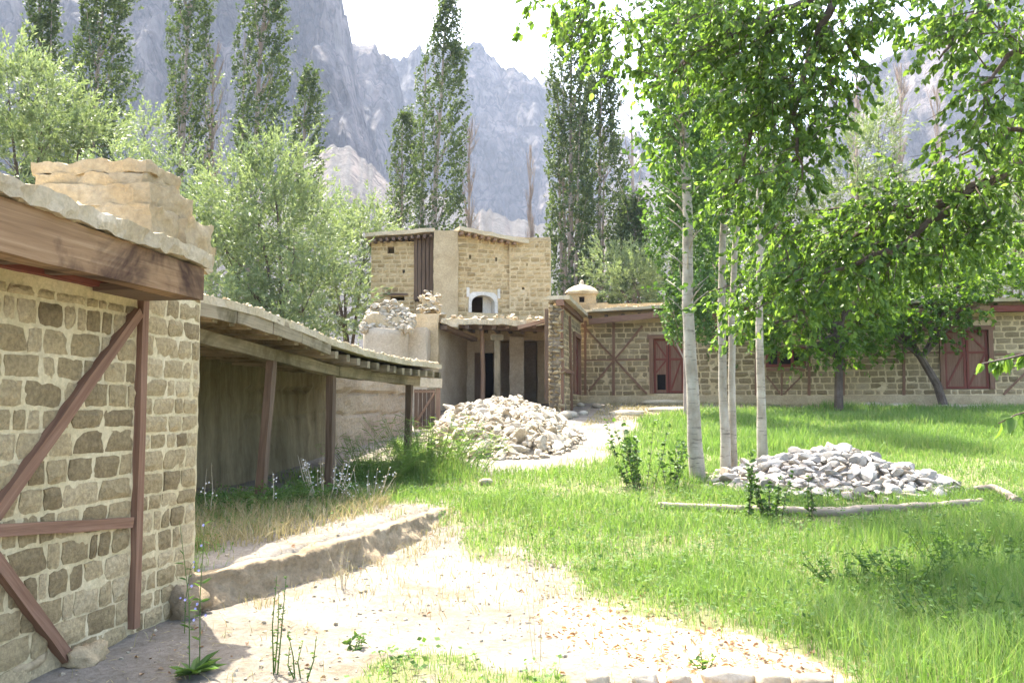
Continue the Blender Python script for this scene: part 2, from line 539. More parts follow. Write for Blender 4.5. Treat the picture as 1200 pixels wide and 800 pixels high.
def m_mountain():
    m, nt, b = new_mat("mountain rock")
    p = geo_pos(nt)
    mp = nt.nodes.new("ShaderNodeMapping"); mp.inputs["Scale"].default_value = (1, 1, 0.3)
    nt.links.new(p, mp.inputs[0])
    n1 = noise_n(nt, 0.016, 10, 0.7, mp.outputs[0], 0.5)
    n2 = noise_n(nt, 0.10, 10, 0.75, p)
    n4 = noise_n(nt, 0.05, 10, 0.72, mp.outputs[0], 0.8)
    rock = ramp(nt, n1, [(0.32, (.05, .046, .045)), (0.45, (.10, .088, .082)), (0.54, (.20, .162, .138)), (0.66, (.30, .255, .215))])
    mpc = nt.nodes.new("ShaderNodeMapping"); mpc.inputs["Scale"].default_value = (.05, .05, .014)
    nw = nd(nt, "ShaderNodeTexNoise", Scale=.03, Detail=6.0)
    nt.links.new(p, nw.inputs["Vector"])
    wv = nd(nt, "ShaderNodeVectorMath", operation='MULTIPLY_ADD')
    nt.links.new(nw.outputs[1], wv.inputs[0]); wv.inputs[1].default_value = (60, 60, 60); nt.links.new(p, wv.inputs[2])
    nt.links.new(wv.outputs[0], mpc.inputs[0])
    vo = nd(nt, "ShaderNodeTexVoronoi", feature='DISTANCE_TO_EDGE', Scale=1.0)
    nt.links.new(mpc.outputs[0], vo.inputs["Vector"])
    crack = ramp(nt, vo.outputs["Distance"], [(0.0, (.35, .35, .38)), (0.10, (1, 1, 1))])
    rock = mixc(nt, 1.0, rock, crack, 'MULTIPLY')
    rock = mixc(nt, 1.0, rock, ramp(nt, n4, [(0.36, (.45, .45, .47)), (0.5, (1.0, 1.0, 1.0)), (0.66, (1.5, 1.45, 1.4))]), 'MULTIPLY')
    scree = ramp(nt, n2, [(0.36, (.05, .048, .044)), (0.46, (.095, .09, .082)), (0.66, (.145, .138, .126))])
    sx = nt.nodes.new("ShaderNodeSeparateXYZ")
    nt.links.new(nt.nodes.new("ShaderNodeNewGeometry").outputs["Normal"], sx.inputs[0])
    f = ramp(nt, sx.outputs[2], [(0.66, (0, 0, 0)), (0.84, (1, 1, 1))])
    nt.links.new(mixc(nt, f, rock, scree), b.inputs["Base Color"])
    ad = nd(nt, "ShaderNodeMath", operation='ADD')
    nt.links.new(n2, ad.inputs[0]); nt.links.new(n4, ad.inputs[1])
    bump(nt, b, ad.outputs[0], 1.0, 9.0)
    return m
M['mountain'] = m_mountain()

# ---------------------------------------------------------------- terrain
LP = np.array([(-3.3, 6.75), (-2.75, 7.08), (-2.46, 7.36), (-2.12, 7.8), (-1.8, 8.3), (-1.45, 9.1), (-1.17, 10.0), (-.93, 10.9), (-.72, 11.9)])   # front edge of the earth terrace
LS = np.concatenate([[0], np.cumsum(np.linalg.norm(np.diff(LP, axis=0), axis=1))])

def ledge_sd(x, y):
    """signed distance to the terrace edge (positive on the path side) and arc length"""
    best = np.full(x.shape, 1e9); sg = np.ones(x.shape); arc = np.zeros(x.shape)
    for i in range(len(LP) - 1):
        a, b = LP[i], LP[i + 1]
        d = b - a; L = np.hypot(*d); d = d / L
        t = (x - a[0]) * d[0] + (y - a[1]) * d[1]
        lo = -1e3 if i == 0 else 0
        hi = L + 1e3 if i == len(LP) - 2 else L
        t = np.clip(t, lo, hi)
        dx, dy = x - a[0] - t * d[0], y - a[1] - t * d[1]
        q = np.hypot(dx, dy)
        s_ = np.sign(dx * d[1] - dy * d[0])
        m = q < best
        best = np.where(m, q, best); sg = np.where(m, s_, sg); arc = np.where(m, LS[i] + t, arc)
    return best * sg, arc

def ledge_top(y):
    return np.interp(y, [6.5, 7.3, 8.5, 10, 11.9], [.25, .27, .335, .37, .39])

def terrain(x, y):
    x, y = np.asarray(x, float), np.asarray(y, float)
    z = 0.09 * 0.5 * ((y - 8) + np.sqrt((y - 8) ** 2 + 1.5))
    z = z - 0.035
    top = 1.84
    k = 0.10
    h = np.clip(0.5 + 0.5 * (top - z) / k, 0, 1)
    z = top * (1 - h) + z * h - k * h * (1 - h)
    z = z + 0.03 * vn(x * 0.5, y * 0.5, 0, 3) + 0.014 * vn(x * 1.7, y * 1.7, 0, 5)
    # the terrace under the verandah
    d, arc = ledge_sd(x, y)
    dd = d + np.maximum(0, arc - LS[-1] + .5) * 0.45
    m = 1 - smooth(-0.16, -0.02, dd)
    m = m * (1 - smooth(12.5, 15.0, y)) * smooth(5.0, 5.4, y)
    zp = ledge_top(y) + np.clip(-d, 0, 3) * .035 + 0.015 * vn(x * 1.3, y * 1.3, 0, 8)
    zp = np.maximum(zp, z)
    return z * (1 - m) + zp * m

def gz(x, y):
    return float(terrain(np.array([x]), np.array([y]))[0])

def on_ground(px, py, ymin=3.0, ymax=60.0):
    """where the sight line of a pixel meets the ground"""
    Y = np.linspace(ymin, ymax, 3000)
    d = ray(px, py)
    X = d.x / d.y * Y
    Z = CAMZ + d.z / d.y * Y
    T = terrain(X, Y)
    i = np.argmax(Z <= T)
    return Vector((X[i], Y[i], T[i]))

SAND = [
    [(-900, 2500), (-900, 600), (150, 640), (225, 690), (300, 692), (400, 665), (520, 606), (545, 615), (530, 640), (560, 655), (630, 650), (680, 662), (672, 685), (695, 700), (720, 716), (800, 728), (880, 745), (940, 768), (985, 790), (1010, 830), (1300, 2500)],
    [(205, 720), (205, 604), (300, 602), (350, 606), (400, 600), (450, 594), (520, 588), (545, 588), (530, 606), (400, 672), (300, 700)],
    [(470, 520), (560, 560), (640, 560), (700, 548), (735, 510), (752, 490), (800, 484), (900, 480), (1000, 479), (1400, 479), (1400, 440), (400, 440), (440, 500)],
    [(-400, 660), (100, 560), (300, 590), (380, 560), (470, 530), (460, 470), (-400, 400)],
]
LITTER_ = [[(675, 712), (720, 716), (800, 730), (880, 746), (940, 768), (990, 792), (1010, 830), (740, 830), (760, 790), (690, 765), (640, 740)],
          [(430, 700), (520, 660), (600, 650), (560, 680), (480, 715)]]

LITTER = LITTER_[:1]

def masks(x, y, z, jit=18.0, n=8, seed=0):
    px, py = project(x, y, z)
    r = np.random.default_rng(seed)
    sand = np.zeros(x.shape); lit = np.zeros(x.shape)
    wob = 30 * vn(x * 1.1, y * 1.1, 0, 21) + 22 * vn(x * 3.1, y * 3.1, 0, 22)
    wx, wy = wob, 0.45 * wob
    sc_ = np.clip((py - 470) / 170, 0.12, 1)
    for q in range(n):
        jx, jy = r.normal(0, jit, x.shape), r.normal(0, jit * 0.5, x.shape)
        a, b = px + (wx + jx) * sc_, py + (wy + jy) * sc_
        h = np.zeros(x.shape, bool)
        for P in SAND: h |= inpoly(a, b, P)
        sand += h
        h = np.zeros(x.shape, bool)
        for P in LITTER: h |= inpoly(a, b, P)
        lit += h
    sand, lit = sand / n, lit / n
    creep = inpoly(px, py, [(455, 764), (520, 766), (580, 776), (660, 792), (680, 830), (380, 830), (430, 780)])
    sand = np.where(creep, sand * (.45 + .5 * vn(x * 4, y * 4, 0, 24)), sand)
    far = (y < 2.5)
    sand = np.where(far, 1.0, sand)
    return sand, lit

def build_ground():
    xs = np.unique(np.concatenate([np.linspace(-1500, -60, 30), np.linspace(-60, -12, 40), np.linspace(-12, -5, 50), np.arange(-5, 7.01, 0.09), np.linspace(7.1, 20, 80), np.linspace(20, 60, 30), np.linspace(60, 1500, 30)]))
    ys = np.unique(np.concatenate([np.linspace(-40, 3, 20), np.arange(3, 13, 0.09), np.arange(13, 31, 0.2), np.linspace(31, 80, 40), np.linspace(80, 1450, 60)]))
    X, Y = np.meshgrid(xs, ys)
    Z = terrain(X, Y)
    Z = Z + (0.012 * vn(X * 6, Y * 6, 0, 31) + 0.008 * vn(X * 14, Y * 14, 0, 32)) * (Y < 16)
    nx, ny = len(xs), len(ys)
    V = np.stack([X, Y, Z], -1).reshape(-1, 3)
    i = np.arange(ny - 1)[:, None] * nx + np.arange(nx - 1)[None, :]
    F = np.stack([i, i + 1, i + nx + 1, i + nx], -1).reshape(-1, 4)
    me = np_mesh("ground", V, F, True)
    s, l = masks(V[:, 0], V[:, 1], V[:, 2])
    vattr(me, "sand", s); vattr(me, "litter", l)
    o = mk("ground", me, M['ground'])
    tag(o, "sandy courtyard ground rising to a grassy bank", None, None, "structure")
build_ground()

def build_ledge():
    """crumbling earth face of the terrace"""
    mb = MB()
    n, m = 200, 18
    L = LS[-1]
    vs = []
    for i in range(n + 1):
        s = .25 + (L - .25) * i / n
        bx, by = np.interp(s, LS, LP[:, 0]), np.interp(s, LS, LP[:, 1])
        e = .12
        tx, ty = np.interp(s + e, LS, LP[:, 0]) - np.interp(s - e, LS, LP[:, 0]), np.interp(s + e, LS, LP[:, 1]) - np.interp(s - e, LS, LP[:, 1])
        k = math.hypot(tx, ty)
        nx_, ny_ = ty / k, -tx / k
        zt = float(ledge_top(by)) + 0.03 * mnoise.noise(Vector((s * 2.3, 0, 3))) + 0.02 * mnoise.noise(Vector((s * 7, 2, 3)))
        fade = 1 - max(0, (s - L + .9) / .9) ** 1.5
        zb = gz(bx + nx_ * .3, by + ny_ * .3)
        zt = zb + (zt - zb) * fade + 0.012
        for j in range(m + 1):
            q = j / m
            if q < 0.6:
                k = q / 0.6
                z = zb - 0.08 + (zt - zb + 0.06) * k
                off = 0.12 * (1 - k) ** 2 + 0.03 - 0.05 * k
            else:
                k = (q - 0.6) / 0.4
                z = zt - 0.02 + 0.03 * math.sin(k * 2.2) - 0.05 * k
                off = -0.02 - 0.30 * k
            p = Vector((bx + nx_ * off, by + ny_ * off, z))
            d = 0.06 * mnoise.noise(p * 3.1) + 0.036 * mnoise.noise(p * 8.0) + 0.03 * mnoise.noise(p * 19) + .015 * mnoise.noise(p * 40)
            d *= (1 if q < 0.9 else 0.3)
            vs.append(p + Vector((nx_, ny_, 0.25)) * d)
    fs = [(i * (m + 1) + j, (i + 1) * (m + 1) + j, (i + 1) * (m + 1) + j + 1, i * (m + 1) + j + 1) for i in range(n) for j in range(m)]
    mb.add(vs, fs)
    o = mb.build("terrace_edge", M['ledge'], smooth_=True)
    tag(o, "crumbling earth edge of the terrace beside the sandy path", None, None, "structure")
build_ledge()

# ---------------------------------------------------------------- mountains
def mountain(name, label, sil, Dr, Df, zf, prof, cols, amp, fis, seed, back=260, rows=150, silamp=3.0):
    pxs = np.linspace(sil[0][0], sil[-1][0], cols)
    top = np.interp(pxs, [a for a, b in sil], [b for a, b in sil])
    top = top + silamp * (fbm(pxs * 0.035, 0, 0, 5, seed + 40) + .6 * fbm(pxs * 0.11, 0, 3, 4, seed + 41, True))
    k = (pxs - 600) / FPX / CP
    zr = np.array([at(600, t, Dr).z for t in top])
    bs = np.linspace(0, 1, rows)
    yf = np.interp(bs, [p[0] for p in prof], [p[1] for p in prof])
    zf_ = np.interp(bs, [p[0] for p in prof], [p[2] for p in prof])
    Y = Df + (Dr - Df) * yf[:, None] + 0 * k[None, :]
    Z = zf + (zr[None, :] - zf) * zf_[:, None]
    X = k[None, :] * Y
    env = np.maximum(np.sin(np.pi * np.clip(bs, 0, 1)) ** 0.6, np.where(bs > .5, .5, 0))[:, None]
    cl = smooth(0.30, 0.55, zf_)[:, None]
    wx = 14 * fbm(X * .012, Y * .012, Z * .012, 3, seed + 60)
    a = amp * fbm((X + wx) * 0.0055, Y * 0.003, Z * 0.0022, 3, seed, True)
    f = fis * fbm((X + wx) * 0.016 + 0.003 * Z, Y * 0.004, Z * 0.0035, 5, seed + 7, True)
    f2 = fis * .35 * fbm(X * 0.05 + .01 * Z, Y * 0.02, Z * 0.018, 5, seed + 8, True)
    f = np.sign(f) * np.abs(f / fis) ** .8 * fis
    st = fis * .34 * fbm(X * 0.009, Y * 0.006, Z * 0.020 + X * .004, 4, seed + 19, True)
    g = fbm(X * 0.05, Y * 0.03, Z * 0.03, 5, seed + 9)
    Y2 = Y - env * (a * (0.30 + 0.70 * cl) + (f + f2 + st) * cl)
    Z2 = Z + env * (amp * 0.30 * fbm(X * 0.010, Y * 0.010, 0, 5, seed + 3, True) * (1 - 0.5 * cl) + 3.0 * g * (1 - 0.3 * cl))
    X2 = X + env * cl * 0.5 * fis * fbm(X * 0.02, Y * 0.02, Z * 0.008, 4, seed + 5)
    bY = np.linspace(1, 0, 12)[::-1][1:, None]
    Yb = Y2[-1:, :] + back * bY
    Zb = Z2[-1:, :] - (Z2[-1:, :] - zf + 2) * (bY ** 1.3)
    Xb = X2[-1:, :] + 0 * bY
    V = np.stack([np.vstack([X2, Xb]), np.vstack([Y2, Yb]), np.vstack([Z2, Zb])], -1)
    ny, nx = V.shape[:2]
    V = V.reshape(-1, 3)
    i = np.arange(ny - 1)[:, None] * nx + np.arange(nx - 1)[None, :]
    F = np.stack([i, i + 1, i + nx + 1, i + nx], -1).reshape(-1, 4)
    o = mk(name, np_mesh(name, V, F, False), M['mountain'])
    tag(o, label, None, None, "structure")

mountain("mountain_ridge", "pale jagged mountain ridge in the middle distance",
         [(180, 70), (330, 75), (400, 62), (425, 68), (455, 76), (480, 76), (505, 72), (528, 62), (548, 50), (557, 48), (568, 58), (585, 76), (600, 84), (612, 92), (640, 92), (655, 100), (690, 140), (720, 165), (760, 178), (820, 190), (900, 200), (1000, 210)],
         1150, 330, 0, [(0, 0, 0), (.26, .66, .20), (.36, .86, .36), (.62, .925, .66), (.8, .955, .82), (1, 1, 1)], 420, 46, 40, 11, rows=220, silamp=13)
mountain("mountain_cliff", "tall steep cliff rising out of the picture at the left",
         [(-420, -60), (-250, -120), (-100, -70), (0, -35), (80, -70), (180, -110), (300, -75), (350, -50), (385, -20), (398, 14), (408, 48), (420, 84), (432, 122), (441, 158), (447, 190), (452, 216), (462, 232), (480, 246), (520, 262), (560, 272)],
         720, 250, 0, [(0, 0, 0), (.24, .66, .20), (.32, .76, .30), (.46, .80, .46), (.52, .86, .50), (.78, .92, .78), (1, 1, 1)], 400, 50, 52, 23, rows=230, silamp=24)
mountain("mountain_slope", "rocky mountain shoulder behind the trees at the right",
         [(700, 230), (780, 205), (860, 188), (930, 165), (985, 120), (1030, 85), (1060, 66), (1085, 48), (1110, 20), (1140, -6), (1180, -30), (1260, -70), (1400, -110), (1600, -90)],
         860, 280, 0, [(0, 0, 0), (.34, .66, .28), (.46, .84, .44), (1, 1, 1)], 300, 40, 34, 37, rows=150, silamp=12)
mountain("mountain_buttress", "blue grey rock buttress behind the shoulder of the tall cliff",
         [(330, 120), (380, 96), (408, 66), (420, 70), (432, 66), (446, 78), (456, 84), (466, 104), (474, 130), (482, 150), (490, 176), (500, 200), (520, 226), (560, 250)],
         900, 420, 0, [(0, 0, 0), (.3, .8, .30), (.7, .92, .72), (1, 1, 1)], 150, 36, 36, 61, rows=120, silamp=9)
mountain("scree_slope", "grey boulder strewn scree below the cliffs",
         [(250, 250), (330, 214), (372, 190), (392, 181), (410, 186), (432, 200), (452, 214), (476, 226), (520, 240), (560, 254), (600, 262), (640, 268), (700, 262), (780, 240), (860, 225), (980, 210), (1100, 196), (1210, 190)],
         430, 200, 0, [(0, 0, 0), (.5, .5, .42), (1, 1, 1)], 260, 14, 4, 71, rows=90, silamp=9, back=90)

# ---------------------------------------------------------------- wall frames
UP = Vector((0, 0, 1))

class Frame:
    """vertical plane through o along horizontal d; v is absolute height"""
    def __init__(s, o, d):
        s.o = Vector((o[0], o[1], 0))
        s.d = Vector((d[0], d[1], 0)).normalized()
        s.n = Vector((s.d.y, -s.d.x, 0))
    def P(s, u, v, w=0.0):
        return s.o + s.d * u + UP * v + s.n * w
    def hit(s, px, py):
        r = ray(px, py)
        c = Vector((0, 0, CAMZ))
        t = (s.o - c).dot(s.n) / r.dot(s.n)
        p = c + r * t
        return (p - s.o).dot(s.d), p.z
    def mat(s, u, v, w=0.0, roll=0.0):
        m = Matrix((( s.d.x, -s.n.x, 0), (s.d.y, -s.n.y, 0), (0, 0, 1))).to_4x4()
        return Matrix.Translation(s.P(u, v, w)) @ m @ Matrix.Rotation(roll, 4, 'Y')

def slab(F, u0, u1, v0, v1, thick, openings=(), res=0.25, amp=0.012, scale=3.0, mb=None, w0=0.0):
    """wall with rectangular openings; front face wobbles"""
    mb = mb or MB()
    us, vs_ = {u0, u1}, {v0, v1}
    for (a, b, c, d) in openings:
        us |= {min(max(a, u0), u1), min(max(b, u0), u1)}
        vs_ |= {min(max(c, v0), v1), min(max(d, v0), v1)}
    def fill(st):
        st = sorted(st); out = []
        for a, b in zip(st, st[1:]):
            n = max(1, int(math.ceil((b - a) / res)))
            out += [a + (b - a) * i / n for i in range(n)]
        return out + [st[-1]]
    U, V = fill(us), fill(vs_)
    def solid(i, j):
        if i < 0 or j < 0 or i >= len(U) - 1 or j >= len(V) - 1: return False
        cu, cv = (U[i] + U[i + 1]) / 2, (V[j] + V[j + 1]) / 2
        return not any(a < cu < b and c < cv < d for (a, b, c, d) in openings)
    def fp(i, j):
        p = F.P(U[i], V[j], w0)
        return p + F.n * (amp * (mnoise.noise(p * scale) + 0.5 * mnoise.noise(p * scale * 3)))
    idx = {}
    vs, fs = [], []
    def g(i, j, k):
        if (i, j, k) not in idx:
            idx[(i, j, k)] = len(vs)
            vs.append(fp(i, j) if k == 0 else F.P(U[i], V[j], w0 - thick))
        return idx[(i, j, k)]
    for i in range(len(U) - 1):
        for j in range(len(V) - 1):
            if not solid(i, j): continue
            fs.append((g(i, j, 0), g(i + 1, j, 0), g(i + 1, j + 1, 0), g(i, j + 1, 0)))
            fs.append((g(i, j + 1, 1), g(i + 1, j + 1, 1), g(i + 1, j, 1), g(i, j, 1)))
            if not solid(i - 1, j): fs.append((g(i, j, 1), g(i, j, 0), g(i, j + 1, 0), g(i, j + 1, 1)))
            if not solid(i + 1, j): fs.append((g(i + 1, j, 0), g(i + 1, j, 1), g(i + 1, j + 1, 1), g(i + 1, j + 1, 0)))
            if not solid(i, j - 1): fs.append((g(i, j, 1), g(i + 1, j, 1), g(i + 1, j, 0), g(i, j, 0)))
            if not solid(i, j + 1): fs.append((g(i, j + 1, 0), g(i + 1, j + 1, 0), g(i + 1, j + 1, 1), g(i, j + 1, 1)))
    return mb.add(vs, fs)

def courses(u0, u1, v0, v1, hc, lc, joint, openings=(), rnd=random):
    out = []
    v = v0
    while v < v1 - hc[0] * 0.4:
        h = rnd.uniform(*hc)
        if v + h > v1 - hc[0] * 0.4: h = v1 - v
        u = u0
        while u < u1 - 0.02:
            l = rnd.uniform(*lc) if rnd.random() > 0.22 else lc[0] * rnd.uniform(0.6, 1.0)
            if u + l > u1 - lc[0] * 0.6: l = u1 - u
            a, b, c, d = u + joint / 2, u + l - joint / 2, v + joint / 2, v + h - joint / 2
            for (oa, ob, oc, od) in openings:
                if b > oa and a < ob and d > oc and c < od:
                    if a < oa - 0.05: b = min(b, oa - 0.01)
                    elif b > ob + 0.05: a = max(a, ob + 0.01)
                    else: a = b = 0
            if b - a > 0.05 and d - c > 0.04: out.append((a, b, c, d))
            u += l
        v += h
    return out

def stone_unit(seed, nx=5, nz=4):
    """unit wall stone: x,z in -.5...5, front towards -y"""
    r = random.Random(seed)
    vs, fs = [], []
    sk = (r.uniform(-.05, .05), r.uniform(-.05, .05))
    for j in range(nz):
        for i in range(nx):
            a, b = i / (nx - 1) * 2 - 1, j / (nz - 1) * 2 - 1
            k = (abs(a) ** 8 + abs(b) ** 8) ** 0.125
            m = max(abs(a), abs(b), 1e-6)
            q = 1 - 0.55 * (k - m) if m > 0.5 else 1
            x, z = a * 0.5 * q, b * 0.5 * q
            x += sk[0] * b * 0.5; z += sk[1] * a * 0.5
            x += r.uniform(-.045, .045); z += r.uniform(-.045, .045)
            e = 1 - max(abs(a), abs(b))
            y = -1.0 + (0.75 if e < 0.01 else 0) + r.uniform(-.35, .35) * (1 if e > 0.01 else 0.6)
            vs.append((x, y, z))
    g = lambda i, j: j * nx + i
    for j in range(nz - 1):
        for i in range(nx - 1):
            fs.append((g(i, j), g(i + 1, j), g(i + 1, j + 1), g(i, j + 1)))
    rim = [g(i, 0) for i in range(nx)] + [g(nx - 1, j) for j in range(1, nz)] + [g(i, nz - 1) for i in range(nx - 2, -1, -1)] + [g(0, j) for j in range(nz - 2, 0, -1)]
    b = len(vs)
    for k in rim:
        vs.append((vs[k][0] * 1.04, 2.2, vs[k][2] * 1.04))
    n = len(rim)
    for k in range(n):
        fs.append((rim[(k + 1) % n], rim[k], b + k, b + (k + 1) % n))
    return vs, fs

NEAR_V = [stone_unit(100 + i) for i in range(16)]
FAR_V = [stone_unit(200 + i, 3, 3) for i in range(14)]

def unit_mesh(name, vf, material, smooth_=False):
    me = bpy.data.meshes.new(name)
    me.from_pydata(vf[0], [], vf[1])
    if smooth_:
        me.polygons.foreach_set("use_smooth", [True] * len(me.polygons))
    me.materials.append(material)
    me.update()
    return me

def place(me, name, parent, mtx, scale):
    o = link(bpy.data.objects.new(name, me))
    adopt(o, parent)
    o.matrix_basis = mtx @ Matrix.Diagonal((*scale, 1))
    return o

def lay_stones(F, rects, parent, material, material_i, variants, depth=0.014, limit=300, key=None, name="stone", sm=False, joined_only=False):
    """individual stones up to the limit (those that show largest), the rest joined"""
    rects = list(rects)
    if key: rects.sort(key=key)
    one = [] if joined_only else rects[:limit]
    rest = rects if joined_only else rects[limit:]
    meshes = [unit_mesh(name, v, material, sm) for v in variants]
    for (a, b, c, d) in one:
        place(random.choice(meshes), name, parent, F.mat((a + b) / 2, (c + d) / 2, 0, random.uniform(-.03, .03)), (b - a, depth * random.uniform(.6, 1.5), d - c))
    if rest:
        mb = MB()
        for (a, b, c, d) in rest:
            vs, fs = random.choice(variants)
            m = F.mat((a + b) / 2, (c + d) / 2, 0, random.uniform(-.03, .03)) @ Matrix.Diagonal((b - a, depth * random.uniform(.6, 1.5), d - c, 1))
            mb.add([m @ Vector(p) for p in vs], fs)
        mb.build(name, material_i, parent, None, "stuff", smooth_=sm)

def timber(F, a, b, w, proud=0.035, thick=0.09, mb=None, segs=5, jit=0.004):
    """timber let into the wall between two (u, v) points"""
    mb = mb or MB()
    c = proud - thick / 2
    p0, p1 = F.P(a[0], a[1], c), F.P(b[0], b[1], c)
    side = F.n.cross((p1 - p0).normalized())
    return mb.beam(p0, p1, w, thick, side, segs, jit)

def rock_unit(seed, n=15, flat=0.7):
    r = random.Random(seed)
    bm = bmesh.new()
    ax = (1.0, r.uniform(.65, .95), flat * r.uniform(.7, 1.1))
    for i in range(n):
        v = Vector((r.gauss(0, 1), r.gauss(0, 1), r.gauss(0, 1))).normalized()
        k = max(abs(v.x), abs(v.y), abs(v.z))
        v = v * (0.5 / (0.45 * k + 0.55)) * r.uniform(.85, 1.05)
        bm.verts.new((v.x * ax[0], v.y * ax[1], v.z * ax[2]))
    res = bmesh.ops.convex_hull(bm, input=bm.verts)
    bmesh.ops.delete(bm, geom=[e for e in res["geom_interior"] if isinstance(e, bmesh.types.BMVert)], context='VERTS')
    bm.verts.ensure_lookup_table()
    vs = [tuple(v.co) for v in bm.verts]
    ix = {v: i for i, v in enumerate(bm.verts)}
    fs = [tuple(ix[v] for v in f.verts) for f in bm.faces]
    bm.free()
    return vs, fs
ROCKS = [rock_unit(300 + i, 16 + i % 6, (.6, .75, .9)[i % 3]) for i in range(18)]

def cobble_unit(seed):
    bm = bmesh.new()
    bmesh.ops.create_icosphere(bm, subdivisions=2, radius=0.5)
    r = random.Random(seed)
    off = Vector((r.uniform(0, 50), r.uniform(0, 50), r.uniform(0, 50)))
    ax = (r.uniform(.95, 1.2), r.uniform(.7, 1.0), r.uniform(.5, .85))
    cuts = [(Vector((r.gauss(0, 1), r.gauss(0, 1), r.gauss(0, 1))).normalized(), r.uniform(.22, .36)) for i in range(9)]
    for v in bm.verts:
        p = v.co.copy()
        for n_, d_ in cuts:
            e = p.dot(n_) - d_
            if e > 0: p -= n_ * e
        p += p.normalized() * .025 * mnoise.noise(p * 3 + off)
        v.co = Vector((p.x * ax[0], p.y * ax[1], p.z * ax[2])) * 1.3
    bmesh.ops.dissolve_limit(bm, angle_limit=R(12), verts=bm.verts, edges=bm.edges)
    bm.verts.index_update()
    vs = [tuple(v.co) for v in bm.verts]
    fs = [tuple(v.index for v in f.verts) for f in bm.faces]
    bm.free()
    return vs, fs
COBBLES = [cobble_unit(700 + i) for i in range(14)]

def rand_rot(tilt=6.3):
    return Matrix.Rotation(random.uniform(0, 6.28), 4, 'Z') @ Matrix.Rotation(random.uniform(-tilt, tilt), 4, 'X') @ Matrix.Rotation(random.uniform(-tilt, tilt), 4, 'Y')

def boulder_mesh(name, size, seed, material, sub=3, amp=0.12):
    bm = bmesh.new()
    bmesh.ops.create_icosphere(bm, subdivisions=sub, radius=0.5)
    s = Vector((seed * 3.1, seed * 1.7, seed))
    for v in bm.verts:
        p = v.co.copy()
        k = max(abs(p.x), abs(p.y), abs(p.z)) / p.length
        p = p * (1.0 / (0.4 * k + 0.6))
        p += p.normalized() * (amp * mnoise.noise(p * 2.4 + s) + amp * 0.5 * mnoise.noise(p * 6 + s))
        v.co = Vector((p.x * size[0], p.y * size[1], p.z * size[2]))
    me = bpy.data.meshes.new(name)
    bm.to_mesh(me); bm.free()
    me.polygons.foreach_set("use_smooth", [True] * len(me.polygons))
    me.materials.append(material)
    return me

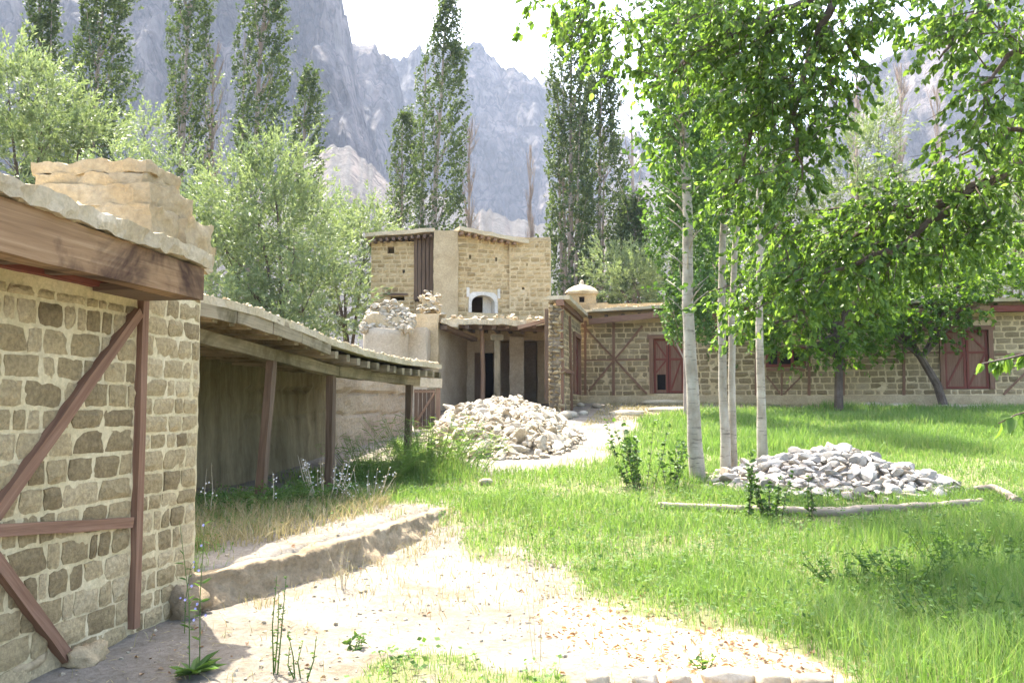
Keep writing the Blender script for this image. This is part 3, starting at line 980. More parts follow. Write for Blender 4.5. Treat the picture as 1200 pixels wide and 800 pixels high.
# ---------------------------------------------------------------- the stone house at the left
def build_stone_house():
    d = Vector((0.17, 1.0))
    F = Frame((-2.77 - .17 * 3.0, 6.4 - 3.0), d)       # u = 0 is about 3 m in front of the red post
    up = F.hit(160, 540)[0]                             # post
    ue = F.hit(231, 520)[0]                             # end of the wall
    t = thing("stone_house", "low stone house with brown timber braces and heavy eave beam at the left", "house", F.P(1.5, 0))
    u0, vt, vb = -0.6, 2.58, -0.12
    slab(F, u0, ue, vb, vt, 0.42, res=0.06, amp=0.012, scale=6).build("wall", M['mortar'], t)
    # other three sides
    mb = MB()
    dep = 3.4
    mb.rough(F.P(u0, vb, -dep), F.d, F.n, UP, (ue - u0, 0.35, vt - vb), 0.5, 0.02)
    mb.rough(F.P(ue - 0.4, vb, -dep + 0.36), F.d, F.n, UP, (0.4, dep - 0.79, vt - vb), 0.3, 0.02)
    mb.rough(F.P(u0, vb, -dep + 0.36), F.d, F.n, UP, (0.4, dep - 0.79, vt - vb), 0.5, 0.02)
    mb.build("rear_wall", M['mud'], t)
    # stones of the front
    rn = random.Random(5)
    rects = []
    rects += courses(u0, up - 0.05, 0.42, 2.36, (.14, .195), (.15, .38), 0.024, rnd=rn)
    rects += courses(u0, up - 0.05, -0.08, 0.42, (.14, .21), (.18, .38), 0.014, rnd=rn)
    rects += courses(up + 0.05, ue - 0.005, -0.02, vt - 0.02, (.12, .17), (.16, .36), 0.022, rnd=rn)
    lay_stones(F, rects, t, M['stone'], M['stone_i'], NEAR_V, 0.015, 300, key=lambda r: abs(r[0] - up))
    # timbers
    zb = F.hit(154, 735)[1]
    timber(F, (F.hit(153, 735)[0], zb), (F.hit(165, 346)[0], F.hit(165, 346)[1]), 0.075, 0.05, 0.1).build("post", M['red_wood'], t)
    timber(F, F.hit(-40, 623), F.hit(150, 612), 0.075, 0.045, 0.09).build("rail", M['red_wood'], t)
    timber(F, F.hit(-14, 604), F.hit(157, 366), 0.075, 0.06, 0.09).build("brace", M['red_wood'], t)
    timber(F, F.hit(-16, 650), F.hit(94, 798), 0.075, 0.06, 0.09).build("brace", M['red_wood'], t)
    timber(F, (u0, F.hit(0, 309)[1]), (F.hit(160, 341)[0], F.hit(160, 341)[1]), 0.075, 0.07, 0.14).build("lintel", M['red_paint'], t, "red painted wall plate under the eave")
    # eave beam
    ue2 = ue + 0.02
    eo = 0.50
    Fe = Frame(F.P(0, 0, eo), d)
    e1 = Fe.hit(239, 320)[0]
    e0 = -0.7
    zt0, zt1 = 2.73, 2.63
    zb0, zb1 = 2.40, 2.40
    mb = MB()
    n = 14
    vs, uv = [], []
    for i in range(n + 1):
        q = i / n
        u = e0 + (e1 - e0) * q
        for (w, z) in ((0, zb0 + (zb1 - zb0) * q), (0, zt0 + (zt1 - zt0) * q), (-0.16, zt0 + (zt1 - zt0) * q), (-0.16, zb0 + (zb1 - zb0) * q)):
            p = F.P(u, z, eo + w)
            vs.append(p + Vector((mnoise.noise(p * 4), mnoise.noise(p * 4 + Vector((5, 0, 0))), mnoise.noise(p * 4 + Vector((0, 7, 0))))) * 0.010)
            uv.append((u, z + w))
    fs = []
    for i in range(n):
        for k in range(4):
            fs.append((i * 4 + k, i * 4 + 4 + k, i * 4 + 4 + (k + 1) % 4, i * 4 + (k + 1) % 4))
    fs += [(0, 1, 2, 3), (n * 4 + 3, n * 4 + 2, n * 4 + 1, n * 4)]
    mb.add(vs, fs, [[uv[j] for j in f] for f in fs])
    mb.build("eave_beam", M['fascia'], t)
    # soffit: rafters out of the wall, one closed bay at the end
    for i in range(12):
        u = -0.45 + i * 0.42
        if u > e1 - 0.7: break
        MB().beam(F.P(u, 2.47, -0.3), F.P(u, 2.47, eo - 0.165), 0.075, 0.075, F.d, 3, 0.004).build("rafter", M['dark_wood'], t)
    MB().beam(F.P(e1 - .30, 2.425, 0.02), F.P(e1 - .30, 2.425, eo - 0.165), .58, 0.05, F.d).build("soffit_board", M['dark_wood'], t)
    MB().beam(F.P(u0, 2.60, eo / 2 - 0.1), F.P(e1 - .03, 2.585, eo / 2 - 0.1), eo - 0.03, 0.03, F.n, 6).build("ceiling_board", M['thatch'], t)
    # mud roof
    mb = MB()
    zr = 2.66
    mb.rough(F.P(e0, zr - 0.02, -dep - 0.1), F.d, F.n, UP, (e1 - e0 + 0.05, dep + 0.1 + eo + 0.04, 0.105), 0.05, 0.026, 9.0, 3)
    for k in range(len(mb.v)):
        p = Vector(mb.v[k])
        q = ((p - F.o).dot(F.d) - e0) / (e1 - e0)
        mb.v[k] = (p.x, p.y, p.z + 0.085 * (1 - q))
    rf = mb.build("roof", M['mud_pale'], t, smooth_=False)
    mb = MB()
    for i in range(900):
        u, w = random.uniform(e0, e1), eo - abs(random.gauss(0, 0.25))
        q = (u - e0) / (e1 - e0)
        m = Matrix.Translation(F.P(u, zr + 0.08 + 0.085 * (1 - q), w)) @ rand_rot() @ Matrix.Scale(random.uniform(.02, .075), 4)
        vs, fs = random.choice(ROCKS)
        mb.add([m @ Vector(p) for p in vs], fs)
    mb.build("roof_gravel", M['mud_pale'], rf, None, "stuff")
    # worn mud block standing on the roof
    Y = 6.95
    a = at(30, 200, Y); b = at(183, 200, Y)
    blk = MB()
    H = [(30, 186, 2.76, 3.22), (32, 184, 3.20, 3.38), (34, 172, 3.36, 3.49), (31, 176, 3.48, 3.575)]
    for i, (l, r_, z0, z1) in enumerate(H):
        A, B = at(l, 200, Y), at(r_, 200, Y)
        u0_, v0_ = F.hit(r_, 200)[0], 0
        cx0, cx1 = A.x, B.x
        blk_i = MB()
        blk_i.rough(Vector((cx0, Y + 0.02 * i, z0)), Vector((.995, -.1, 0)).normalized(), Vector((.17, 1, 0)).normalized(), UP, (cx1 - cx0, 0.68 - 0.05 * i, z1 - z0), 0.04, 0.042, 5.5, 11 + i, 0.10)
        blk_i.build("mud_block", M['mud'], rf, smooth_=True)
    for i, (x, y, z, sx, sy, sz) in enumerate([(0.02, .30, 2.78, .16, .42, .42), (-0.03, .52, 2.78, .24, .30, .24), (-.30, .62, 3.10, .34, .22, .2)]):
        B = at(186, 200, Y)
        q = MB().rough(Vector((B.x + x - .06, Y + y, z)), Vector((1, 0, 0)), Vector((.17, 1, 0)).normalized(), UP, (sx, sy, sz), 0.04, 0.04, 6, 30 + i, 0.12)
        q.build("mud_block", M['mud'], rf, smooth_=True)
    return F, up, ue
HOUSE = build_stone_house()

# ---------------------------------------------------------------- verandah beyond the house
def build_verandah():
    d = Vector((0.25, 1.0))
    F = Frame((-5.8 + .25 * 8.0, 8.0), d)           # post line
    Fe = Frame(F.P(0, 0, 0.42), d)                   # eave line
    t = thing("verandah", "long sagging timber verandah with a mud roof on leaning dark posts", "verandah", F.P(3, gz(*F.P(3, 0).xy)))
    # eave profile read from the photograph
    prof = [(238, 347, 374), (300, 364, 388), (350, 383, 402), (390, 400, 414), (430, 413, 424), (470, 422, 431), (514, 428, 438)]
    us = [Fe.hit(p[0], p[1])[0] for p in prof]
    zt = [Fe.hit(p[0], p[1])[1] for p in prof]
    us[0] -= 0.3
    uend = us[-1]
    top = lambda u: float(np.interp(u, us, zt))
    back = -1.75                                      # wall line behind, in w of the post frame
    # roof: mud slab, grid in (u, w)
    nu, nw = 90, 26
    vs, fs = [], []
    W0, W1 = 0.46, back - 0.5
    for side in (0, 1):
        for i in range(nu + 1):
            for j in range(nw + 1):
                u = us[0] + (uend + 0.04 - us[0]) * i / nu
                w = W0 + (W1 - W0) * j / nw
                z = top(u) + 0.02 + 0.10 * (W0 - w) / (W0 - W1) - (0.085 if side else 0)
                p = F.P(u, z, w)
                p += Vector((0, 0, 1)) * (0.016 * mnoise.noise(p * 5) + 0.012 * mnoise.noise(p * 14)) * (0.4 if side else 1)
                if j == 0: p += F.n * 0.025 * mnoise.noise(p * 6)
                vs.append(p)
    o2 = (nu + 1) * (nw + 1)
    g = lambda i, j: i * (nw + 1) + j
    for i in range(nu):
        for j in range(nw):
            fs.append((g(i, j), g(i, j + 1), g(i + 1, j + 1), g(i + 1, j)))
            fs.append((o2 + g(i, j), o2 + g(i + 1, j), o2 + g(i + 1, j + 1), o2 + g(i, j + 1)))
        fs.append((g(i, 0), g(i + 1, 0), o2 + g(i + 1, 0), o2 + g(i, 0)))
        fs.append((g(i + 1, nw), g(i, nw), o2 + g(i, nw), o2 + g(i + 1, nw)))
    for j in range(nw):
        fs.append((g(0, j + 1), g(0, j), o2 + g(0, j), o2 + g(0, j + 1)))
        fs.append((g(nu, j), g(nu, j + 1), o2 + g(nu, j + 1), o2 + g(nu, j)))
    roof = MB().add(vs, fs).build("roof", M['mud_pale'], t)
    mb = MB()
    for i in range(700):
        u = random.uniform(us[0], uend)
        w = 0.44 - abs(random.gauss(0, 0.35))
        m = Matrix.Translation(F.P(u, top(u) + 0.035 + 0.045 * (0.46 - w), w)) @ rand_rot() @ Matrix.Scale(random.uniform(.02, .075), 4)
        v, f = random.choice(ROCKS)
        mb.add([m @ Vector(p) for p in v], f)
    mb.build("roof_gravel", M['mud_pale'], roof, None, "stuff")
    # brushwood ceiling right under the mud
    mb = MB()
    n = 40
    v = []
    for i in range(n + 1):
        u = us[0] + (uend - 0.05 - us[0]) * i / n
        for (w, dz) in ((0.36, -0.105), (back - .4, -0.02)):
            v.append(F.P(u, top(u) + dz, w))
        for (w, dz) in ((0.36, -0.085), (back - .4, -0.0)):
            v.append(F.P(u, top(u) + dz, w))
    f = []
    for i in range(n):
        b = i * 4
        f += [(b, b + 1, b + 5, b + 4), (b + 2, b + 6, b + 7, b + 3)]
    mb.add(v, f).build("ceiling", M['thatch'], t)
    # fascia boards over the near half
    cuts = [us[0], Fe.hit(275, 370)[0], Fe.hit(318, 380)[0], Fe.hit(352, 390)[0], Fe.hit(386, 400)[0]]
    for a, b in zip(cuts, cuts[1:]):
        p0, p1 = F.P(a + .008, top(a) - 0.105 + random.uniform(-.01, .01), 0.425), F.P(b - .008, top(b) - 0.105 + random.uniform(-.01, .01), 0.425)
        MB().beam(p0, p1, 0.185, 0.05, UP, 5, 0.006).build("fascia_board", M['grey_wood'], t)
    # rafters
    nr = 22
    for i in range(nr):
        u = us[0] + 0.2 + (uend - us[0] - 0.24) * i / (nr - 1) + random.uniform(-.04, .04)
        w1 = 0.39 if u < cuts[-1] else 0.45
        z = top(u) - 0.175
        MB().beam(F.P(u, z, w1), F.P(u, z + 0.08, back - 0.2), 0.10, 0.10, F.d, 3, 0.006).build("rafter", M['grey_wood'], t)
    # eave beam on the posts, two lengths
    bz = lambda u: top(u) - 0.295
    um = F.hit(389, 420)[0] + 0.1
    kn = [us[0], 0.5 * (us[0] + um), um]
    for a, b in ((us[0], um), (um + 0.01, uend - 0.02)):
        MB().beam(F.P(a, bz(a), 0), F.P(b, bz(b), 0), 0.15, 0.15, UP, 8, 0.008).build("eave_beam", M['grey_wood'], t)
    # posts
    for (xt, yt, xb, yb, wd) in ((319, 402, 304, 586, .10), (388.5, 424, 386, 563, .105), (480, 440, 477, 557, .105)):
        a, b = F.hit(xt, yt), F.hit(xb, yb)
        ground = gz(*F.P(b[0], 0).xy)
        a = (a[0], bz(a[0]) - 0.06)
        MB().beam(F.P(b[0], ground - 0.1), F.P(a[0], a[1]), wd, wd, F.d, 6, 0.005).build("post", M['dark_wood'], t)
    # mud wall behind
    Fb = Frame(F.P(0, 0, back), d)
    w = thing("mud_wall", "long rough mud wall behind the verandah posts, cracked along its lit end", "wall", Fb.P(5, gz(*Fb.P(5, 0).xy)))
    ub0, ub1 = -1.2, Fb.hit(479, 470)[0]
    mb = MB()
    n, m_ = 110, 26
    vs, fs = [], []
    for i in range(n + 1):
        u = ub0 + (ub1 - ub0) * i / n
        zb = gz(*Fb.P(u, 0, 0.1).xy) - 0.15
        ztop = min(top(min(u, uend)) - 0.03, 2.55) if u < uend + 0.6 else 2.3
        ztop += 0.05 * mnoise.noise(Vector((u * 1.5, 3, 1))) if u > uend else 0
        for j in range(m_ + 1):
            q = j / m_
            z = zb + (ztop - zb) * q
            p = Fb.P(u, z)
            dd = 0.05 * mnoise.noise(p * 1.2) + 0.03 * mnoise.noise(p * 4) + 0.018 * mnoise.noise(p * 11)
            if u > 5.6:
                for k, zc in enumerate((1.52, 1.95)):
                    e = abs(z - zc - 0.03 * mnoise.noise(Vector((u * 2, k * 5, 0))))
                    dd -= 0.05 * max(0, 1 - e / 0.045)
                if z > 1.95: dd += 0.05
            dd += 0.10 * (1 - q) ** 3
            vs.append(p + Fb.n * dd)
        for j in range(m_ + 1):
            q = j / m_
            vs.append(Fb.P(u, zb + (ztop - zb) * q, -0.45))
    c = m_ + 1
    for i in range(n):
        a, b = i * 2 * c, (i + 1) * 2 * c
        for j in range(m_):
            fs.append((a + j, b + j, b + j + 1, a + j + 1))
            fs.append((a + c + j + 1, b + c + j + 1, b + c + j, a + c + j))
        fs.append((a + m_, b + m_, b + c + m_, a + c + m_))
    a, b = 0, n * 2 * c
    for j in range(m_):
        fs.append((a + j + 1, a + c + j + 1, a + c + j, a + j))
        fs.append((b + j, b + c + j, b + c + j + 1, b + j + 1))
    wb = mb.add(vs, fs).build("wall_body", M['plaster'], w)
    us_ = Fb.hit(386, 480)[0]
    vattr(wb.data, "roof_shade", [1 - float(smooth(us_ - .7, us_ + .5, (Vector(p) - Fb.o).dot(Fb.d))) for p in vs])  # stretch where the roof's shade is painted into the wall colour
    # loose mud lumps along the open top
    mb = MB()
    for i in range(16):
        u = random.uniform(uend + 0.4, ub1 - 0.1)
        MB().rough(Fb.P(u, 2.24 + random.uniform(-.02, .02), -0.36), Fb.d, Fb.n, UP, (random.uniform(.18, .4), random.uniform(.25, .4), random.uniform(.1, .18)), 0.08, 0.03, 5, i, .2).build("mud_block", M['plaster'], w, smooth_=True)
    return F, Fb, top
VER = build_verandah()

# ---------------------------------------------------------------- small gate beyond the last post
def build_gate():
    Y = 21.0
    F = Frame((0, Y), (1, 0))
    g = thing("wooden_gate", "small grey plank gate with a diagonal brace under a pale beam beside the rubble", "gate", at(497, 490, Y))
    a, b = F.hit(485, 492), F.hit(510, 456)
    u0, v0, u1, v1 = a[0], gz(at(497, 480, Y).x, Y) + 0.02, b[0], b[1]
    n = 5
    for i in range(n):
        x0, x1 = u0 + (u1 - u0) * i / n, u0 + (u1 - u0) * (i + 1) / n
        MB().beam(F.P((x0 + x1) / 2, v0, 0), F.P((x0 + x1) / 2, v1, 0), x1 - x0 - 0.012, 0.03, F.d, 3, .003).build("board", M['dark_wood'], g)
    MB().beam(F.P(u0, v0 + .06, 0.035), F.P(u1, v1 - .06, 0.035), 0.05, 0.03, UP).build("brace", M['brown_wood'], g)
    for v in (v0 + 0.05, v1 - 0.05):
        MB().beam(F.P(u0, v, 0.037), F.P(u1, v, 0.037), 0.06, 0.03, UP).build("rail", M['brown_wood'], g)
    MB().beam(F.P(u1 + 0.07, v0 - 0.1, 0), F.P(u1 + 0.07, v1 + .02, 0), 0.1, 0.1, F.d).build("post", M['brown_wood'], g)
    MB().beam(F.P(u0 - 0.3, v1 + 0.16, 0.02), F.P(u1 + 0.16, v1 + 0.14, 0.02), 0.2, 0.16, UP, 4, .006).build("lintel", M['mud_pale'], g)
build_gate()

# ---------------------------------------------------------------- tower house
def arch_frame(F, u0, u1, v0, v1, spring, border, w, thick):
    """whitewashed surround with an arched opening"""
    mb = MB()
    n = 14
    cu, r = (u0 + u1) / 2, (u1 - u0) / 2
    inner = [(u0, v0)] + [(cu - r * math.cos(math.pi * i / n), spring + (v1 - spring) * math.sin(math.pi * i / n)) for i in range(n + 1)] + [(u1, v0)]
    ou0, ou1, ov = u0 - border, u1 + border, v1 + border
    outer = [(ou0, v0)]
    for i in range(n + 1):
        a = math.pi * i / n
        x, y = -math.cos(a), math.sin(a)
        k = 1 / max(abs(x), abs(y), 1e-6)
        k = 0.75 * k + 0.25
        outer.append((cu + x * k * (r + border) * 0.98, spring + y * k * (ov - spring)))
    outer.append((ou1, v0))
    vs = [F.P(*p, w) for p in inner] + [F.P(*p, w) for p in outer] + [F.P(*p, w - thick) for p in inner] + [F.P(*p, w - thick) for p in outer]
    m = len(inner)
    fs = []
    for i in range(m - 1):
        fs.append((i + 1, i, m + i, m + i + 1))
        fs.append((i, i + 1, 2 * m + i + 1, 2 * m + i))
        fs.append((m + i + 1, m + i, 3 * m + i, 3 * m + i + 1))
    return mb.add(vs, fs)

def build_tower():
    t = thing("tower_house", "square mud and stone tower house with a small white arched window above the ruined porch", "house", at(560, 470, 27.5))
    zb = 1.2
    # left block
    FL = Frame((0, 28.0), (1, 0))
    h = lambda F, x, y: F.hit(x, y)
    u0, u1 = FL.hit(435, 300)[0], FL.hit(486, 300)[0]
    zt = FL.hit(450, 283)[1]
    hole = (*[FL.hit(x, 292)[0] for x in (454, 462)], FL.hit(450, 297)[1], FL.hit(450, 289)[1])
    slit = (*[FL.hit(x, 318)[0] for x in (471.5, 474.5)], FL.hit(450, 320)[1], FL.hit(450, 316)[1])
    low = (*[FL.hit(x, 348)[0] for x in (457, 474)], FL.hit(450, 352)[1], FL.hit(450, 347)[1])
    op = (hole, slit, low)
    slab(FL, u0, u1, zb, zt, 0.5, op, 0.3, 0.015).build("wall", M['mortar_far'], t)
    lay_stones(FL, courses(u0, u1, 4.2, zt - .03, (.12, .17), (.18, .36), 0.03, op), t, M['stone_tower'], M['stone_tower'], FAR_V, 0.03, joined_only=True)
    a, b = FL.hit(450, 346), FL.hit(478, 346)
    MB().beam(FL.P(a[0], a[1] + .03, .02), FL.P(b[0], b[1] + .03, .02), 0.07, 0.1, UP).build("lintel", M['dark_wood'], t)
    # board panel between left block and pier
    x0, x1 = FL.hit(485, 300)[0], FL.hit(508, 300)[0]
    zt2, zb2 = FL.hit(495, 277)[1], FL.hit(495, 353)[1]
    MB().beam(FL.P((x0 + x1) / 2, zb2 + .05, -.05), FL.P((x0 + x1) / 2, zt2, -.05), x1 - x0, .04, FL.d).build("back_board", M['dark'], t)
    n = 5
    for i in range(n):
        x = x0 + (x1 - x0) * (i + .5) / n
        MB().beam(FL.P(x, zb2 + random.uniform(-.12, .12), .02), FL.P(x, zt2, .02), (x1 - x0) / n - .02, .05, FL.d, 4, .004).build("board", M['dark_wood'], t)
    MB().rough(FL.P(x0 - .1, zb, -.55), FL.d, FL.n, UP, (x1 - x0 + .2, .45, zb2 - zb), .3, .03).build("lower_wall", M['mud'], t)
    # pier of smooth mud
    p0, p1 = at(508, 300, 27.4), at(537, 300, 27.4)
    mb = MB().rough(Vector((p0.x, 27.4, zb)), Vector((1, 0, 0)), Vector((0, 1, 0)), UP, (p1.x - p0.x, 1.0, at(520, 269, 27.4).z - zb), .16, .035, 2.0, 4, .03)
    mb.build("mud_pier", M['mud'], t, smooth_=True)
    # centre wall, slanting back to an inner corner
    A, B = at(535, 300, 27.5), at(603, 300, 28.15)
    FC = Frame(A.xy, (B - A).xy)
    uc = (B - A).xy.length
    wa, wb = FC.hit(552, 366), FC.hit(580, 345)
    win = (wa[0], wb[0], wa[1], wb[1])
    s1, s2 = FC.hit(551, 301), FC.hit(581.5, 304)
    sl1, sl2 = (s1[0] - .035, s1[0] + .035, s1[1] - .07, s1[1] + .07), (s2[0] - .035, s2[0] + .035, s2[1] - .07, s2[1] + .07)
    ztc = FC.hit(560, 276)[1]
    slab(FC, 0, uc, zb + 2.6, ztc, 0.5, (win, sl1, sl2), .3, .02).build("wall", M['mortar_far'], t)
    border = 0.10
    opn = ((win[0] - border, win[1] + border, win[2] - .02, win[3] + border), sl1, sl2)
    lay_stones(FC, courses(0.02, uc, zb + 2.9, ztc - .03, (.12, .17), (.18, .36), 0.03, opn), t, M['stone_tower'], M['stone_tower'], FAR_V, 0.03, joined_only=True)
    wf = arch_frame(FC, win[0] + .01, win[1] - .01, win[2], win[3] - .04, win[2] + .3, border, .03, .45).build("window", M['white'], t)
    for q in (win[0] - border * 1.2, win[1] + border * 1.2):
        MB().rough(FC.P(q - .04, win[3] - .12, 0), FC.d, FC.n, UP, (.09, .04, .3), .05, .01).build("plaster_ear", M['white'], wf)
    MB().beam(FC.P(win[0] + .54, win[2] - .03, -.30), FC.P(win[1], win[2] - .03, -.30), .04, .5, UP).build("sill", M['white'], wf)
    uw = win[0] + (win[1] - win[0]) * .62
    MB().box(FC.P((uw + win[1]) / 2, (win[2] + win[3]) / 2, -.34), FC.d, FC.n, UP, (win[1] - uw, .04, win[3] - win[2])).build("shutter", M['white'], wf)
    # right block
    FR = Frame((0, 28.0), (1, 0))
    r0, r1 = FR.hit(597, 300)[0], FR.hit(645.5, 300)[0]
    ztr = FR.hit(620, 281)[1]
    pk = FR.hit(613, 338)
    op = ((pk[0] - .04, pk[0] + .04, pk[1] - .04, pk[1] + .04),)
    slab(FR, r0, r1, zb + 2.6, ztr, 0.5, op, .3, .02).build("wall", M['mortar_far'], t)
    lay_stones(FR, courses(r0 + .02, r1 - .02, zb + 2.9, ztr - .03, (.12, .17), (.18, .36), 0.03, op), t, M['stone_tower'], M['stone_tower'], FAR_V, 0.03, joined_only=True)
    MB().rough(FR.P(r0 - .02, ztr - .02, -.5), FR.d, FR.n, UP, (r1 - r0 + .03, .52, .1), .15, .03, 4, 2, .05).build("wall_cap", M['mud'], t)
    # body behind
    mb = MB()
    mb.rough(Vector((u0, 31.6, zb)), Vector((1, 0, 0)), Vector((0, 1, 0)), UP, (r1 - u0, .4, 5.6), .6, .02)
    mb.rough(Vector((u0, 28.52, zb)), Vector((1, 0, 0)), Vector((0, 1, 0)), UP, (.4, 3.07, 5.6), .6, .02)
    mb.rough(Vector((r1 - .42, 28.52, zb)), Vector((1, 0, 0)), Vector((0, 1, 0)), UP, (.4, 3.07, 5.6), .6, .02)
    mb.build("rear_wall", M['mud'], t)
    mb = MB().rough(Vector((u0 + .1, 28.75, 6.55)), Vector((1, 0, 0)), Vector((0, 1, 0)), UP, (r1 - u0 - .2, 2.9, .12), .5, .02)
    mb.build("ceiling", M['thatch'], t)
    # roofs
    la, lb = at(428, 281, 27.7), at(509, 275, 27.7)
    lz = (la.z + lb.z) / 2
    mb = MB().rough(Vector((la.x, 27.6, lz + .0)), (lb - la).normalized(), Vector((0, 1, 0)), UP, (lb.x - la.x, 4.3, .12), .2, .02, 4, 8)
    rl = mb.build("roof", M['mud_pale'], t)
    for i in range(11):
        x = la.x + .1 + (lb.x - la.x - .2) * i / 10
        MB().beam(Vector((x, 27.62, lz - .07 + .16 * i / 10 - .05)), Vector((x, 28.6, lz - .07 + .16 * i / 10 - .05)), .09, .09, Vector((1, 0, 0))).build("rafter", M['dark_wood'], rl)
    ca, cb = FC.hit(537, 272), FC.hit(613, 286)
    mb = MB().rough(FC.P(ca[0] - .05, ca[1] + .0, -3.4), FC.d, FC.n, UP, (cb[0] - ca[0] + .12, 3.75, .13), .2, .025, 4, 9)
    for k in range(len(mb.v)):
        p = Vector(mb.v[k]); q = (p - FC.o).dot(FC.d) / uc
        mb.v[k] = (p.x, p.y, p.z + (cb[1] - ca[1]) * q)
    rc = mb.build("roof", M['mud_pale'], t)
    for i in range(9):
        u = .1 + (uc - .2) * i / 8
        z = ca[1] - .06 + (cb[1] - ca[1]) * u / uc
        MB().beam(FC.P(u, z, .30), FC.P(u, z, -.4), .09, .09, FC.d).build("rafter", M['brown_wood'], rc)
    # ---- the open porch below
    FP = Frame((0, 28.05), (1, 0))
    zp = 4.0
    door = (FP.hit(556, 430)[0], FP.hit(579, 430)[0], zb, FP.hit(560, 413)[1])
    room = (FP.hit(587, 430)[0], FP.hit(646, 430)[0], zb, 3.85)
    slab(FP, FP.hit(540, 430)[0], room[0], zb, zb + 2.62, .4, (door,), .3, .02).build("porch_rear_wall", M['plaster_grey'], t)
    slab(FP, room[1], FP.hit(652, 430)[0], zb, zb + 2.62, .4, (), .3, .02).build("porch_rear_wall", M['plaster_grey'], t)
    mb = MB()
    mb.rough(Vector((room[0] - .3, 30.6, zb)), Vector((1, 0, 0)), Vector((0, 1, 0)), UP, (2.4, .3, 2.7), .4, .02)
    mb.build("room_wall", M['plaster_grey'], t)
    mb = MB().rough(Vector((door[0] - .6, 30.9, zb)), Vector((1, 0, 0)), Vector((0, 1, 0)), UP, (1.3, .2, 2.6), .5, .01)
    mb.build("dark_room_wall", M['dark'], t)
    MB().beam(FP.P(door[0] + .02, zb, -.15), FP.P(door[0] + .02, door[3], -.15), .3, .05, FP.d).build("door_leaf", M['dark_wood'], t)
    # pale pillar in the opening
    q0, q1 = at(597, 430, 27.3), at(614, 430, 27.3)
    MB().rough(Vector((q0.x, 27.3, zb)), Vector((1, 0, 0)), Vector((0, 1, 0)), UP, (q1.x - q0.x, .5, at(600, 395, 27.3).z - zb), .15, .02, 3, 5).build("pillar", M['plaster_grey'], t)
    # left side wall of the porch
    A, B = at(512, 430, 25.2), at(549, 430, 28.2)
    FS = Frame(A.xy, (B - A).xy)
    slab(FS, 0, (B - A).xy.length, zb - .2, 4.05, .55, (), .25, .03, 1.5).build("porch_side_wall", M['plaster_grey'], t)
    # broken front of that wall
    p0, p1 = at(480, 430, 25.0), at(513, 430, 25.0)
    mb = MB().rough(Vector((p0.x, 25.0, zb - .3)), Vector((1, 0, 0)), Vector((0, 1, 0)), UP, (p1.x - p0.x, .5, at(500, 368, 25).z - zb + .3), .1, .04, 2.2, 6, .02)
    mb.build("broken_wall", M['mud'], t, smooth_=True)
    rm = [unit_mesh("stone", ROCKS[i], M['rubble']) for i in range(8)]
    for i in range(60):
        x, y = random.uniform(490, 517), random.uniform(341, 366)
        p = at(x, y, 25.3 + random.uniform(-.2, .3) + (366 - y) * .02)
        place(rm[i % 8], "stone", t, Matrix.Translation(p) @ rand_rot(.5), [random.uniform(.12, .24)] * 2 + [random.uniform(.08, .14)])
    MB().rough(at(494, 366, 25.45) , Vector((1, 0, 0)), Vector((0, 1, 0)), UP, (.5, .45, .5), .08, .12, 3, 8, .4).build("broken_wall", M['mud'], t, smooth_=True)
    # porch roof, beams and posts
    y0 = 25.2
    ra, rb = at(505, 378, y0), at(648, 378, y0)
    mb = MB()
    nx, ny = 60, 24
    vs, fs = [], []
    for side in (0, 1):
        for i in range(nx + 1):
            for j in range(ny + 1):
                q = i / nx
                x = ra.x + (rb.x - ra.x) * q
                sag = float(np.interp(q, [0, .2, .35, .6, .75, 1], [.10, .0, .02, .0, -.06, .04]))
                e = .22 * mnoise.noise(Vector((x * 2.1, 0, 4))) + .1 * mnoise.noise(Vector((x * 6, 0, 4)))
                y = y0 + e + (28.0 - y0 - e) * j / ny
                z = 4.18 + sag + .12 * j / ny - (.16 if side else 0)
                z += (.05 * mnoise.noise(Vector((x * 3, y * 3, 0))) + .03 * mnoise.noise(Vector((x * 8, y * 8, 0)))) * (0.4 if side else 1)
                vs.append((x, y, z))
    o2 = (nx + 1) * (ny + 1)
    g = lambda i, j: i * (ny + 1) + j
    for i in range(nx):
        for j in range(ny):
            fs.append((g(i, j), g(i + 1, j), g(i + 1, j + 1), g(i, j + 1)))
            fs.append((o2 + g(i, j), o2 + g(i, j + 1), o2 + g(i + 1, j + 1), o2 + g(i + 1, j)))
        fs.append((g(i + 1, 0), g(i, 0), o2 + g(i, 0), o2 + g(i + 1, 0)))
    for j in range(ny):
        fs.append((g(0, j), g(0, j + 1), o2 + g(0, j + 1), o2 + g(0, j)))
        fs.append((g(nx, j + 1), g(nx, j), o2 + g(nx, j), o2 + g(nx, j + 1)))
    pr = mb.add(vs, fs).build("porch_roof", M['mud_pale'], t)
    for i in range(30):
        x = random.uniform(503, 645)
        p = at(x, 371 + random.uniform(-3, 3), y0 + random.uniform(.0, .6))
        p.z = 4.24 + random.uniform(-.02, .06)
        place(rm[i % 8], "stone", pr, Matrix.Translation(p) @ rand_rot(.5), [random.uniform(.12, .28)] * 2 + [random.uniform(.08, .16)])
    for i in range(9):
        x = ra.x + .25 + (rb.x - ra.x - .4) * i / 8
        MB().beam(Vector((x, y0 + .12, 3.97)), Vector((x + .1, 28.0, 4.06)), .11, .11, Vector((1, 0, 0)), 2, .005).build("rafter", M['dark_wood'], pr)
    MB().beam(at(512, 381, 25.9), at(650, 386, 25.9), .17, .18, UP, 5, .01).build("eave_beam", M['dark_wood'], pr)
    MB().beam(at(607, 384, 25.2), at(649, 373, 25.0), .1, .12, UP, 3, .01).build("fallen_beam", M['brown_wood'], pr)
